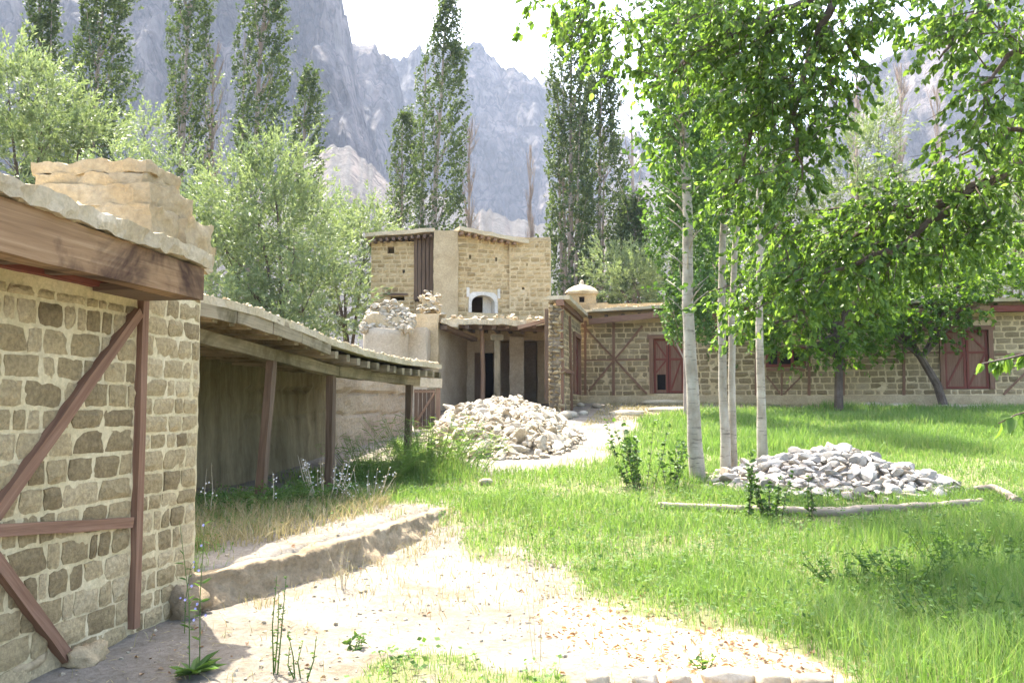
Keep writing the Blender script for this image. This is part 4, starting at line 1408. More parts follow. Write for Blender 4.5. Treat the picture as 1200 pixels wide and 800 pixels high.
    MB().beam(at(520, 383, 25.1), at(556, 398, 26.4), .12, .22, UP, 3, .01).build("fallen_beam", M['dark_wood'], pr)
    MB().rough(at(516, 378, 25.0), Vector((.95, 0, -.3)).normalized(), Vector((0, 1, 0)), Vector((.3, 0, .95)).normalized(), (.5, .5, .12), .08, .03, 5, 3).build("mud_slab", M['mud_pale'], pr)
    f = at(583, 440, 25.9)
    po = MB().beam(Vector((f.x, 25.9, zb)), Vector((f.x - .02, 25.9, 3.78)), .16, .16, Vector((1, 0, 0)), 4, .004).build("post", M['grey_wood'], t)
    MB().rough(Vector((f.x - .2, 25.78, 3.62)), Vector((1, 0, 0)), Vector((0, 1, 0)), UP, (.38, .24, .17), .06, .012, 5, 1, .1).build("capital", M['grey_wood'], po)
    f = at(566, 440, 26.2)
    MB().tube([Vector((f.x - .02, 26.2, zb)), Vector((f.x, 26.2, 2.6)), Vector((f.x - .03, 26.1, 4.0))], [.075, .07, .065], 8, wob=.05).build("pole", M['brown_wood'], t)
    MB().rough(Vector((-2.6, 25.0, zb - .25)), Vector((1, 0, 0)), Vector((0, 1, 0)), UP, (4.6, 3.2, .3), .4, .03).build("porch_floor", M['mud'], t)
build_tower()

# ---------------------------------------------------------------- ruined round turret left of the porch
def build_turret():
    Y = 23.6
    c = at(452, 430, Y)
    t = thing("ruined_turret", "ruined grey plastered drum heaped with loose pale stones left of the porch", "ruin", (c.x, Y, gz(c.x, Y)))
    r = (at(480, 430, Y).x - at(428, 430, Y).x) / 2
    z1 = at(450, 387, Y).z
    mb = MB()
    n, m_ = 36, 14
    vs, fs = [], []
    for j in range(m_ + 1):
        z = 0.9 + (z1 - 0.9) * j / m_
        for i in range(n):
            a = 2 * math.pi * i / n
            p = Vector((c.x + math.cos(a) * r, Y + math.sin(a) * r, z))
            vs.append(p + Vector((math.cos(a), math.sin(a), 0)) * (.04 * mnoise.noise(p * 2) + .02 * mnoise.noise(p * 7)) + UP * (.05 * mnoise.noise(p * 3) if j == m_ else 0))
    for j in range(m_):
        for i in range(n):
            fs.append((j * n + i, j * n + (i + 1) % n, (j + 1) * n + (i + 1) % n, (j + 1) * n + i))
    fs.append(tuple(range(m_ * n, m_ * n + n)))
    mb.add(vs, fs).build("drum", M['plaster_grey'], t, smooth_=True)
    meshes = [unit_mesh("stone", v, M['rubble']) for v in ROCKS]
    core = MB().rough(Vector((c.x - r * .75, Y - r * .6, z1 - .1)), Vector((1, 0, 0)), Vector((0, 1, 0)), UP, (r * 1.6, r * 1.1, .48), .10, .15, 2.2, 5, .5)
    core.build("rubble_core", M['mud'], t, smooth_=True)
    for i in range(240):
        q = random.random()
        x = random.uniform(424, 484)
        yt = np.interp(x, [424, 436, 455, 470, 484], [382, 358, 352, 355, 372])
        y = random.uniform(yt, 389)
        p = at(x, y, Y - r * .75 + (389 - y) / 37 * r * .8 + random.uniform(-.05, .12))
        s = random.uniform(.12, .27)
        place(random.choice(meshes), "stone", t, Matrix.Translation(p) @ rand_rot(1.0), (s, s, s * .8))
    # wall that runs back from the drum to the broken porch wall
    MB().rough(Vector((c.x + r * .6, Y + .2, 1.0)), Vector((1, 0, 0)), Vector((0, 1, 0)), UP, (.7, 1.4, z1 - .9), .14, .04, 2, 7).build("wall_stub", M['plaster_grey'], t, smooth_=True)
build_turret()

# ---------------------------------------------------------------- long house across the back
LH = Frame((2.26, 29.3), (15.4 - 2.26, 26.6 - 29.3))

def plank_door(F, parent, u0, u1, v0, v1, hole=None, seed=0):
    """framed double door: each leaf has rails, a diagonal and panels"""
    r = random.Random(seed)
    fw = .13
    fr = MB()
    fr.beam(F.P(u0 + fw / 2, v0, .01), F.P(u0 + fw / 2, v1 - fw, .01), fw, .14, F.d)
    fr.beam(F.P(u1 - fw / 2, v0, .01), F.P(u1 - fw / 2, v1 - fw, .01), fw, .14, F.d)
    fr.beam(F.P(u0 - .06, v1 - fw / 2, .012), F.P(u1 + .06, v1 - fw / 2, .012), fw, .15, UP)
    dr = fr.build("door_frame", M['red_wood'], parent)
    a, b, c, d = u0 + fw, u1 - fw, v0 + .02, v1 - fw
    m = (a + b) / 2
    MB().box(F.P(m, (c + d) / 2, -.35), F.d, F.n, UP, (b - a + .2, .02, d - c)).build("dark_opening", M['dark'], dr)
    for k, (x0, x1) in enumerate(((a + .01, m - .008), (m + .008, b - .01))):
        lf = MB()
        z0 = hole[1] if hole and k == 0 else c
        lf.box(F.P((x0 + x1) / 2, (z0 + d) / 2, -.05), UP, F.d, F.n, (d - z0, x1 - x0, .03))
        if hole and k == 0:
            hx = x0 + (x1 - x0) * .22
            hx2 = x0 + (x1 - x0) * .80
            lf.box(F.P((x0 + hx) / 2, (c + z0 - .002) / 2, -.05), UP, F.d, F.n, (z0 - c - .002, hx - x0, .03))
            lf.box(F.P((x1 + hx2) / 2, (c + z0 - .002) / 2, -.05), UP, F.d, F.n, (z0 - c - .002, x1 - hx2, .03))
            lf.box(F.P((hx + hx2) / 2, (c + hole[0]) / 2, -.05), UP, F.d, F.n, (hole[0] - c, hx2 - hx - .004, .03))
        leaf = lf.build("door_leaf", M['red_wood'], parent)
        tr = MB()
        w = .07
        for x in (x0 + w / 2, x1 - w / 2):
            tr.beam(F.P(x, c, -.025), F.P(x, d, -.025), w, .03, F.d)
        for z in (c + w / 2, c + (d - c) * .62, d - w / 2):
            if hole and k == 0 and z < hole[1]: continue
            tr.beam(F.P(x0 + w, z, -.026), F.P(x1 - w, z, -.026), w, .026, UP)
        zz = max(z0, c + .06)
        tr.beam(F.P(x0 + w, zz + .06, -.028), F.P(x1 - w, c + (d - c) * .60, -.028), .055, .022, UP)
        tr.beam(F.P(x1 - w, c + (d - c) * .66, -.028), F.P(x0 + w, d - .1, -.028), .055, .022, UP)
        tr.build("rails", M['red_paint'], leaf)
    return dr

def build_long_house():
    F = LH
    t = thing("long_house", "long low brown stone house with red timber framing and two red doors", "house", F.P(8, 1.8))
    u0, u1 = -0.05, 18.6
    zb = 1.55
    prof_u = [F.hit(x, 400)[0] for x in (680, 780, 1185)] + [u1]
    ztop = [F.hit(683, 376)[1], F.hit(780, 371)[1], F.hit(1185, 364)[1], F.hit(1185, 364)[1] + .05]
    zt = lambda u: float(np.interp(u, prof_u, ztop))
    zmin = min(ztop)
    d1 = (*[F.hit(x, 420)[0] for x in (761, 806)], F.hit(784, 461)[1], F.hit(784, 392)[1])
    d2 = (*[F.hit(x, 420)[0] for x in (1101, 1164)], F.hit(1130, 456)[1], F.hit(1130, 382)[1])
    wn = (*[F.hit(x, 420)[0] for x in (897, 944)], F.hit(920, 430)[1], F.hit(920, 406)[1])
    ops = [d1, d2, wn]
    slab(F, u0, u1, zb, zmin, .5, ops, .3, .015).build("wall", M['mortar_far'], t)
    MB().beam(F.P(u0, zmin + .12, -.25), F.P(u1, zmin + .2, -.25), .30, .48, UP, 10).build("wall_head", M['mortar_far'], t)
    mb = MB()
    mb.rough(F.P(u0, zb, -4.6), F.d, F.n, UP, (u1 - u0, .4, zmin - zb + .2), .7, .02)
    mb.rough(F.P(u0, zb, -4.2), F.d, F.n, UP, (.4, 3.69, zmin - zb + .2), .7, .02)
    mb.rough(F.P(u1 - .4, zb, -4.2), F.d, F.n, UP, (.4, 3.69, zmin - zb + .2), .7, .02)
    mb.build("rear_wall", M['mud'], t)
    # plinth
    zp = F.hit(1000, 463.5)[1]
    mb = MB()
    mb.rough(F.P(u0 - .05, zb, .0), F.d, F.n, UP, (u1 - u0 + .05, .22, zp - zb), .12, .03, 3, 4)
    mb.build("plinth", M['mud'], t)
    rn = random.Random(9)
    rects = courses(u0 + .05, u1, zp + .02, zmin - .02, (.14, .20), (.24, .46), .035, ops, rn)
    def key(r):
        p = F.P((r[0] + r[1]) / 2, (r[2] + r[3]) / 2)
        px, py = project(p.x, p.y, p.z)
        hidden = 0
        if 815 < px < 1065 and py < 432: hidden = 1
        if px > 1205: hidden = 2
        if 805 < px < 905 and py < 410: hidden = 1
        return (hidden, -((r[1] - r[0]) * (r[3] - r[2])))
    lay_stones(F, rects, t, M['stone_far'], M['stone_far_i'], FAR_V, .02, 300, key=key)
    # timber framing
    T = lambda a, b, w=.10, nm="post", pr=.04: timber(F, F.hit(*a), F.hit(*b), w * .8, pr, .09, segs=6, jit=.007).build(nm, M['red_wood'], t)
    T((719, 378), (719, 463), .11)
    T((682, 380), (758, 461), .075, "brace", .05)
    T((753, 382), (690, 458), .075, "brace", .06)
    T((684, 422), (757, 421), .07, "rail", .03)
    T((686, 376), (686, 463), .10)
    T((886, 400), (886, 463), .10)
    T((948, 400), (948, 463), .10)
    T((898, 433), (943, 433), .12, "sill", .07)
    T((916, 437), (916, 463), .07)
    T((898, 440), (914, 461), .06, "brace", .03)
    T((942, 438), (919, 461), .06, "brace", .03)
    T((988, 400), (988, 463), .10)
    T((1059, 385), (1059, 463), .10)
    T((1062, 413), (1100, 413), .07, "rail", .03)
    T((1176, 462), (1206, 432), .07, "brace", .05)
    T((1076, 392), (1096, 372), .07, "brace", .05)
    T((1166, 415), (1230, 415), .07, "rail", .03)
    plank_door(F, t, *d1, hole=(d1[2] + .12, d1[2] + .62), seed=1)
    plank_door(F, t, *d2, seed=2)
    # window: frame, mullions, dark panes
    a, b, c, d = wn
    w = MB()
    fw = .09
    w.beam(F.P(a + fw / 2, c, .0), F.P(a + fw / 2, d, .0), fw, .12, F.d)
    w.beam(F.P(b - fw / 2, c, .0), F.P(b - fw / 2, d, .0), fw, .12, F.d)
    w.beam(F.P(a + fw, d - fw / 2, .0), F.P(b - fw, d - fw / 2, .0), fw, .11, UP)
    w.beam(F.P(a + fw, c + fw / 2, .0), F.P(b - fw, c + fw / 2, .0), fw, .11, UP)
    wo = w.build("window", M['red_paint'], t)
    n = 3
    for i in range(1, n):
        x = a + (b - a) * i / n
        MB().beam(F.P(x, c + fw, .0), F.P(x, d - fw, .0), .08, .1, F.d).build("mullion", M['red_paint'], wo)
    for i in range(n):
        x = a + fw + (b - a - 2 * fw) * (i + .5) / n
        MB().box(F.P(x, (c + d) / 2, -.06), F.d, F.n, UP, ((b - a - 2 * fw) / n - .004, .02, d - c - .18)).build("pane", M['dark'], wo)
    # eave and roof
    eo = .45
    EB = Frame(F.P(0, 0, eo), F.d)
    for (x0, y0, x1, y1, mt) in ((690, 377, 778, 368, 'red_wood'), (779, 368, 986, 368, 'fascia'), (987, 368, 1160, 362, 'fascia'), (1161, 362, 1330, 358, 'red_paint')):
        p, q = EB.hit(x0, y0), EB.hit(x1, y1)
        MB().beam(F.P(p[0], p[1], eo - .02), F.P(q[0], q[1], eo), .19, .14, UP, 6, .008).build("eave_beam", M[mt], t)
    for i in range(34):
        u = .35 + i * .54
        if u > u1: break
        MB().beam(F.P(u, zt(u) + .11, -.2), F.P(u, zt(u) + .09, eo - .10), .09, .09, F.d).build("rafter", M['dark_wood'], t)
    nu, nw = 130, 12
    vs, fs = [], []
    for side in (0, 1):
        for i in range(nu + 1):
            for j in range(nw + 1):
                u = u0 + .1 + (u1 - u0 - .1) * i / nu
                w_ = (eo + .10) + (-4.7 - eo) * (j / nw)
                z = zt(u) + .21 + .02 + .22 * smooth(0, 1, j / nw).item() + (.10 if side == 0 else -.0)
                p = F.P(u, z, w_)
                p += UP * ((.05 * mnoise.noise(p * 1.4) + .025 * mnoise.noise(p * 5)) * (1 if side == 0 else .2))
                if j == 0: p += F.n * .06 * mnoise.noise(p * 2.3)
                vs.append(p)
    o2 = (nu + 1) * (nw + 1)
    g = lambda i, j: i * (nw + 1) + j
    for i in range(nu):
        for j in range(nw):
            fs.append((g(i, j), g(i, j + 1), g(i + 1, j + 1), g(i + 1, j)))
            fs.append((o2 + g(i, j), o2 + g(i + 1, j), o2 + g(i + 1, j + 1), o2 + g(i, j + 1)))
        fs.append((g(i, 0), g(i + 1, 0), o2 + g(i + 1, 0), o2 + g(i, 0)))
    for j in range(nw):
        fs.append((g(0, j + 1), g(0, j), o2 + g(0, j), o2 + g(0, j + 1)))
        fs.append((g(nu, j), g(nu, j + 1), o2 + g(nu, j + 1), o2 + g(nu, j)))
    rf = MB().add(vs, fs).build("roof", M['mud_pale'], t)
    mb = MB()
    for i in range(260):
        u = random.uniform(u0 + .2, u1)
        m = Matrix.Translation(F.P(u, zt(u) + .34 + random.uniform(-.02, .03), eo - abs(random.gauss(0, .3)))) @ rand_rot() @ Matrix.Scale(random.uniform(.04, .13), 4)
        v, f = random.choice(ROCKS)
        mb.add([m @ Vector(p) for p in v], f)
    mb.build("roof_gravel", M['mud_pale'], rf, None, "stuff")
    # low mud parapet seen over the eave
    a, b = at(690, 358, 30.5), at(790, 356, 30.5)
    MB().rough(Vector((a.x, 30.5, a.z - .5)), Vector((.98, -.2, 0)).normalized(), Vector((.2, .98, 0)).normalized(), UP, (b.x - a.x, .4, .55), .15, .04, 2.5, 3).build("parapet", M['mud'], rf, smooth_=True)
    return t
LHT = build_long_house()

def build_wing():
    A, B = at(657, 420, 24.2), at(681, 420, 29.0)
    F = Frame(A.xy, (B - A).xy)
    L = (B - A).xy.length - .1
    t = thing("courtyard_wing", "short wing wall with narrow red door and broken stone end by the rubble", "house wing", F.P(2, 1.7))
    zb = 1.2
    zt = F.hit(660, 361)[1]
    ztf = F.hit(680, 374)[1]
    dr = (F.hit(671.2, 420)[0], F.hit(678.4, 420)[0], F.hit(675, 462)[1], F.hit(672, 389)[1])
    ops = [dr]
    slab(F, 0, L, zb, zt, .33, ops, .25, .015).build("wall", M['mortar_far'], t)
    lay_stones(F, courses(.02, L, zb + .4, zt - .03, (.13, .18), (.2, .4), .03, ops), t, M['stone_far_i'], M['stone_far_i'], FAR_V, .018, joined_only=True)
    plank_door(F, t, *dr, seed=3)
    MB().beam(F.P(.10, zb, .02), F.P(.08, zt - .04, .02), .13, .10, F.d, 5, .006).build("post", M['red_wood'], t)
    MB().beam(F.P(dr[0] - .55, zb, .03), F.P(dr[0] - .95, zt - .1, .03), .11, .09, F.d, 5, .004).build("brace", M['red_wood'], t)
    MB().beam(F.P(.2, zb + 1.5, .02), F.P(dr[0] - .1, zb + 1.5, .02), .1, .09, UP).build("rail", M['red_wood'], t)
    MB().beam(F.P(-.1, zt + .08, .0), F.P(L, zt + .08, .0), .16, .2, UP, 5, .01).build("wall_plate", M['red_wood'], t)
    mb = MB().rough(F.P(-.05, zt + .165, -.36), F.d, F.n, UP, (L + .0, .62, .12), .14, .035, 3, 2)
    mb.build("roof", M['mud_pale'], t)
    # broken end: rough stones standing in a ragged stack
    e0, e1 = at(642, 420, 24.25), at(656, 420, 24.25)
    core = MB().rough(Vector((e0.x + .06, 24.2, zb)), Vector((1, 0, 0)), Vector((.18, .98, 0)).normalized(), UP, (e1.x - e0.x - .04, 1.4, zt - zb), .12, .05, 3, 1).build("wall_core", M['mortar_dark'], t)
    ms = [unit_mesh("stone", v, M['stone_far']) for v in ROCKS[:10]]
    z = 1.6
    while z < zt + .15:
        x = e0.x
        while x < e1.x - .03:
            s = random.uniform(.11, .2)
            place(random.choice(ms), "stone", t, Matrix.Translation((x + s / 2, 24.19 + random.uniform(-.05, .04), z)) @ rand_rot(.4), (s * 1.15, s * 1.3, random.uniform(.09, .14)))
            x += s
        z += random.uniform(.09, .13)
    MB().beam(at(640.5, 470, 24.4), at(640.5, 362, 24.4), .1, .12, Vector((1, 0, 0)), 3).build("post", M['dark_wood'], t)
build_wing()

def build_cupola():
    Y = 31.0
    c = at(682, 362, Y)
    t = thing("domed_cupola", "little mud cupola with a rounded cap, knob and square hole on the roof", "cupola", (c.x, Y, c.z - .6))
    w = at(697, 350, Y).x - at(667, 350, Y).x
    zt, zb = at(680, 346, Y).z, at(680, 372, Y).z
    F = Frame((c.x - w / 2, Y - w / 2), (1, 0))
    hole = (w * .36, w * .56, zt - .3, zt - .1)
    mb = slab(F, 0, w, zb, zt, .2, [hole], .1, .02, 4)
    mb.rough(F.P(0, zb, -w), F.d, F.n, UP, (w, w - .21, zt - zb - .01), .2, .03, 4)
    mb.build("base", M['mud'], t)
    MB().box(F.P(w * .46, zt - .2, -.19), F.d, F.n, UP, (.3, .02, .3)).build("dark_hole", M['dark'], t)
    MB().rough(F.P(-.07, zt, -w - .05), F.d, F.n, UP, (w + .14, w + .12, .08), .1, .015, 4).build("rim", M['mud_pale'], t)
    prof = [(.60, 0), (.56, .07), (.46, .16), (.32, .23), (.16, .28), (.08, .31), (.07, .40), (.05, .44), (.015, .47)]
    n = 20
    vs = [Vector((c.x + r * math.cos(6.283 * i / n), Y + r * math.sin(6.283 * i / n), zt + .075 + z)) for r, z in prof for i in range(n)]
    fs = [(j * n + i, j * n + (i + 1) % n, (j + 1) * n + (i + 1) % n, (j + 1) * n + i) for j in range(len(prof) - 1) for i in range(n)]
    fs.append(tuple(range((len(prof) - 1) * n, len(prof) * n)))
    MB().add(vs, fs).build("dome", M['mud_pale'], t, smooth_=True)
    MB().rough(F.P(w + .02, zb, -w * .8), F.d, F.n, UP, (.42, w * .7, at(700, 356, Y).z - zb), .12, .03, 3).build("step", M['mud'], t, smooth_=True)
build_cupola()

# ---------------------------------------------------------------- heaps of stone
def heap(name, label, cat, c, rx, ry, hfun, n_part, n_small, smin, smax, mat, mat_i, base_mat, seed, tilt=0.9, flat=1.0, small=(.05, .11), units=None, sep=.38):
    units = units or ROCKS
    rr = random.Random(seed)
    t = thing(name, label, cat, (c[0], c[1], gz(*c)))
    # core of earth and chips
    n, m_ = 64, 22
    vs, fs = [], []
    def surf(x, y): return gz(x, y) + hfun((x - c[0]) / rx, (y - c[1]) / ry)
    for j in range(m_ + 1):
        for i in range(n):
            a = 6.2832 * i / n
            r = (j / m_) * 1.12
            x, y = c[0] + rx * r * math.cos(a), c[1] + ry * r * math.sin(a)
            z = gz(x, y) - .03 + max(0, hfun(r * math.cos(a), r * math.sin(a)) - .09) * (1 if j < m_ else 0)
            z += (.05 * mnoise.noise(Vector((x * 4, y * 4, seed))) + .03 * mnoise.noise(Vector((x * 11, y * 11, seed)))) * (1 if j < m_ - 1 else 0)
            vs.append((x, y, z - (.06 if j == m_ else 0)))
    for j in range(m_):
        for i in range(n):
            fs.append((j * n + i, (j + 1) * n + i, (j + 1) * n + (i + 1) % n, j * n + (i + 1) % n))
    MB().add(vs, fs).build("earth_core", base_mat, t, None, "stuff", smooth_=True)
    meshes = [unit_mesh("stone", v, mat) for v in units]
    pts = []
    tries = 0
    while len(pts) < n_part and tries < 40000:
        tries += 1
        a, r = rr.uniform(0, 6.2832), math.sqrt(rr.random()) * 1.04
        x, y = c[0] + rx * r * math.cos(a), c[1] + ry * r * math.sin(a)
        if hfun(r * math.cos(a), r * math.sin(a)) < .015: continue
        s = smin + (smax - smin) * rr.random() ** 1.7
        # mostly the side towards the camera
        if y > c[1] + .45 * ry and rr.random() < .8: continue
        z = surf(x, y)
        if any((x - q[0]) ** 2 + (y - q[1]) ** 2 + (z - q[2]) ** 2 < (sep * (s + q[3])) ** 2 for q in pts): continue
        pts.append((x, y, z, s))
    for (x, y, z, s) in pts:
        m = Matrix.Translation((x, y, z + s * .10)) @ Matrix.Rotation(rr.uniform(0, 6.28), 4, 'Z') @ Matrix.Rotation(rr.uniform(-tilt, tilt), 4, 'X') @ Matrix.Rotation(rr.uniform(-tilt, tilt), 4, 'Y')
        place(rr.choice(meshes), "stone", t, m, (s * rr.uniform(.9, 1.35), s, s * flat * rr.uniform(.7, 1.05)))
    mb = MB()
    for i in range(n_small):
        a, r = rr.uniform(0, 6.2832), math.sqrt(rr.random()) * 1.12
        x, y = c[0] + rx * r * math.cos(a), c[1] + ry * r * math.sin(a)
        s = rr.uniform(*small)
        m = Matrix.Translation((x, y, surf(x, y) + s * .15)) @ Matrix.Rotation(rr.uniform(0, 6.28), 4, 'Z') @ Matrix.Rotation(rr.uniform(-1, 1), 4, 'X') @ Matrix.Scale(s, 4)
        v, f = rr.choice(ROCKS)
        mb.add([m @ Vector(p) for p in v], f)
    mb.build("stone_chips", mat_i, t, None, "stuff")
    return t

def h_rubble(a, b):
    r = math.sqrt(a * a + b * b)
    if r >= 1.08: return 0.0
    prof = np.interp(r, [0, .25, .5, .8, 1.0, 1.08], [.60, .62, .62, .40, .08, 0])
    return float(prof * (1 + .12 * math.sin(a * 7 + b * 3) + .08 * math.sin(a * 13 - b * 5) - .05 * a))
heap("rubble_heap", "big heap of pale rubble stones in front of the ruined porch", "rubble heap", (-0.2, 19.7), 1.58, 3.5, h_rubble, 300, 2200, .15, .36, M['rubble'], M['rubble_i'], M['rubble_i'], 3, .9, .85, (.06, .16), ROCKS[:9] + COBBLES[:9], .34)

def h_pile(a, b):
    r = math.sqrt(a * a + b * b)
    if r >= 1.05: return 0.0
    return float(np.interp(r, [0, .15, .5, .85, 1.0, 1.05], [.52, .50, .33, .12, .04, 0]) * (1 + .06 * math.sin(a * 9)))
PC = on_ground(980, 572)
heap("stone_pile", "low cone of grey field stones on the lawn behind the bleached logs", "stone pile", (PC.x, PC.y + .35), 1.78, 1.35, h_pile, 300, 500, .13, .31, M['cobble'], M['cobble_i'], M['cobble_i'], 5, .5, .85, (.05, .10), COBBLES, .30)

# spill of stones at the wing's foot
def loose_rocks():
    spots = [(668, 470, .30), (655, 476, .26), (700, 478, .24), (684, 486, .20), (651, 505, .22), (672, 512, .2), (640, 528, .24), (612, 532, .3), (662, 462, .34), (680, 466, .2), (570, 568, .17)]
    words = ["brown rock at the foot of the broken wall end", "tan rock below the broken wall end", "flat rock on the bare path by the wing", "small rock half sunk in the bare path", "pale rock at the right edge of the rubble", "chip of rock on the path right of the rubble", "white rock at the front edge of the rubble", "long pale rock lying lowest before the rubble", "largest rock leaning on the broken wall end", "little rock next to the narrow red door", "small white rock alone in the grass before the rubble"]
    for i, ((px, py, s), wds) in enumerate(zip(spots, words)):
        if py < 475:
            p = at(px, py, (23.8, 0, 0, 0, 0, 0, 0, 0, 23.4, 27.4)[i]); p.z = gz(p.x, p.y)
        else:
            p = on_ground(px, py, 11)
        me = boulder_mesh("loose_rock", (s * 1.3, s, s * .75), i + 3, M['rubble'], 2, .16)
        o = link(bpy.data.objects.new("loose_rock", me))
        o.location = (p.x, p.y, p.z + s * .22)
        o.rotation_euler = (0, 0, i * 1.3)
        tag(o, wds, "rock", "loose rocks round the rubble")
loose_rocks()

def place_boulders():
    B = [(197, 705, (.34, .30, .30), "rounded boulder at the corner of the stone house below the wall end", 0.07),
         (103, 775, (.26, .2, .15), "flat stone against the house foot below the lowest brace", .03),
         (132, 745, (.22, .2, .16), "small stone wedged at the base of the red post", .04),
         (42, 775, (.34, .26, .24), "broad stone at the house foot near the left edge", .05),
         (12, 795, (.34, .3, .2), "pale stone lowest along the house foot", .04)]
    for i, (px, py, s, lab, up_) in enumerate(B):
        p = on_ground(px, py)
        if i == 0: p = on_ground(197, 712); p += HOUSE[0].n * .16; p.z = gz(p.x, p.y)
        me = boulder_mesh("boulder", s, 20 + i, M['ledge'] if i == 0 else M['mud'], 3, .34)
        o = link(bpy.data.objects.new("boulder", me))
        o.location = (p.x, p.y, p.z + up_)
        o.rotation_euler = (0.1, 0, .6 + i)
        tag(o, lab, "boulder", "stones at the foot of the stone house")
place_boulders()

def kerb():
    S = [(700, 797, 26, "leftmost flat white kerb stone at the bottom of the sand"), (755, 795, 32, "flat white kerb stone second from the left in the row"),
         (795, 796, 26, "small white kerb stone in the middle of the row"), (852, 793, 58, "longest white kerb stone with a plant behind it"),
         (906, 796, 40, "white kerb stone among orange leaves near the right of the row"), (952, 801, 44, "grey kerb stone at the right end of the row")]
    for i, (px, py, w, lab) in enumerate(S):
        p = on_ground(px, py + 4)
        s = w / FPX * p.y
        me = boulder_mesh("kerb_stone", (s, .15, .11), 50 + i, M['rubble'], 3, .10)
        o = link(bpy.data.objects.new("kerb_stone", me))
        o.location = (p.x, p.y - .02, p.z + .02)
        o.rotation_euler = (0, 0, random.uniform(-.12, .12))
        tag(o, lab, "kerb stone", "row of kerb stones at the bottom edge")
kerb()

def flat_stones():
    S = [(735, 486, 40, .22, "flat paving stone nearest the rubble on the terrace lip"), (790, 482, 60, .25, "long slab on the terrace lip left of the poplars"),
         (790, 472, 70, .3, "stone step below the door with the hole"), (1020, 476, 34, .2, "flat pale stone between the two dark trunks"), (1055, 477, 30, .2, "round pale stone left of the leaning trunk"), (1135, 474, 80, .3, "stone step below the red door at the right")]
    for i, (px, py, w, dpt, lab) in enumerate(S):
        p = on_ground(px, py, 14)
        if i == 2: p = at(785, 468, 28.3); p.z = gz(p.x, p.y)
        if i == 5: p = at(1133, 468, 26.3); p.z = gz(p.x, p.y)
        s = w / FPX * p.y
        me = boulder_mesh("flat_stone", (s, dpt * 2, .2), 70 + i, M['mud_pale'], 3, .1)
        o = link(bpy.data.objects.new("flat_stone", me))
        o.location = (p.x, p.y, p.z + .03)
        tag(o, lab, "flat stone", "flat stones along the terrace")
flat_stones()

def logs():
    def L(pix, rads, lab, lift=.06):
        pts = []
        for k, q in enumerate(pix):
            p = on_ground(q[0], q[1] + 4)
            p.z += lift - .02 + (q[2] if len(q) > 2 else 0)
            pts.append(p)
        # densify
        P, Rr = [], []
        for i in range(len(pts) - 1):
            for j in range(6):
                k = j / 6
                p = pts[i].lerp(pts[i + 1], k)
                P.append(p + Vector((0, 0, .012 * mnoise.noise(p * 3))) ); Rr.append((rads[i] * (1 - k) + rads[i + 1] * k) * random.uniform(.93, 1.06))
        P.append(pts[-1]); Rr.append(rads[-1])
        o = MB().tube(P, Rr, 10, wob=.05).build("log", M['log'], smooth_=True)
        tag(o, lab, "log", "bleached logs on the lawn")
    L([(771, 592), (820, 594), (872, 597)], [.045, .05, .055], "thin straight bleached log lying at the left before the stone pile")
    L([(862, 596), (900, 598), (960, 600), (985, 601), (1010, 598), (1060, 595), (1110, 592), (1150, 587)], [.05, .055, .065, .075, .07, .06, .06, .05], "long bent bleached log lying in front of the stone pile")
    L([(1142, 575, .04), (1165, 577, .08), (1180, 582, .04), (1192, 588)], [.035, .05, .06, .075], "short curved bleached log at the right end of the stone pile")
logs()

# ---------------------------------------------------------------- leaves
def nrm(a):
    return a / np.maximum(np.linalg.norm(a, axis=-1, keepdims=True), 1e-9)

def leaf_arrays(P, A, N, L, W, six=True, fold=.25, curl=.12):
    A = nrm(A)
    S = nrm(np.cross(A, N))
    N = np.cross(S, A)
    L = L[:, None]; W = W[:, None]
    n = len(P)
    if six:
        up = N * (W * fold)
        T = P + A * L - N * (L * curl)
        R1, R2 = P + A * L * .28 + S * W * .46 + up, P + A * L * .66 + S * W * .40 + up - N * L * curl * .4
        L1, L2 = P + A * L * .28 - S * W * .46 + up, P + A * L * .66 - S * W * .40 + up - N * L * curl * .4
        V = np.stack([P, R1, R2, T, L2, L1], 1).reshape(-1, 3)
        b = np.arange(n)[:, None] * 6
        F = np.concatenate([b + np.array([0, 1, 2, 3]), b + np.array([0, 3, 4, 5])], 1).reshape(-1, 4)
    else:
        V = np.stack([P, P + A * L * .45 + S * W * .5, P + A * L, P + A * L * .45 - S * W * .5], 1).reshape(-1, 3)
        F = np.arange(n)[:, None] * 4 + np.arange(4)
    return V, F

def sprays(O, D, Lt, nper, leafL, leafW, rg, droop=.3, spread=.9, along=.45, upn=.6):
    """leaves along twigs: O origins, D directions, Lt twig lengths"""
    n = len(O)
    D = nrm(D)
    t = rg.uniform(.08, 1.0, (n, nper))
    P = O[:, None, :] + D[:, None, :] * (Lt[:, None] * t)[:, :, None]
    P[..., 2] -= droop * .35 * (Lt[:, None] * t) ** 2 / np.maximum(Lt[:, None], .01)
    r = nrm(rg.normal(0, 1, (n, nper, 3)))
    A = D[:, None, :] * along + r * spread
    A[..., 2] -= droop
    N = rg.normal(0, 1, (n, nper, 3)) * .8
    N[..., 2] += upn
    k = n * nper
    l = leafL * rg.uniform(.45, 1.35, k)
    return P.reshape(-1, 3) + 0, A.reshape(-1, 3), N.reshape(-1, 3), l, l * leafW * rg.uniform(.8, 1.15, k)

def crown_mesh(parent, name, mat, batches, six=True):
    Vs, Fs, b = [], [], 0
    for (P, A, N, L, W) in batches:
        V, F = leaf_arrays(P, A, N, L, W, six)
        Vs.append(V); Fs.append(F + b); b += len(V)
    return mk(name, np_mesh(name, np.concatenate(Vs), np.concatenate(Fs)), mat, parent)

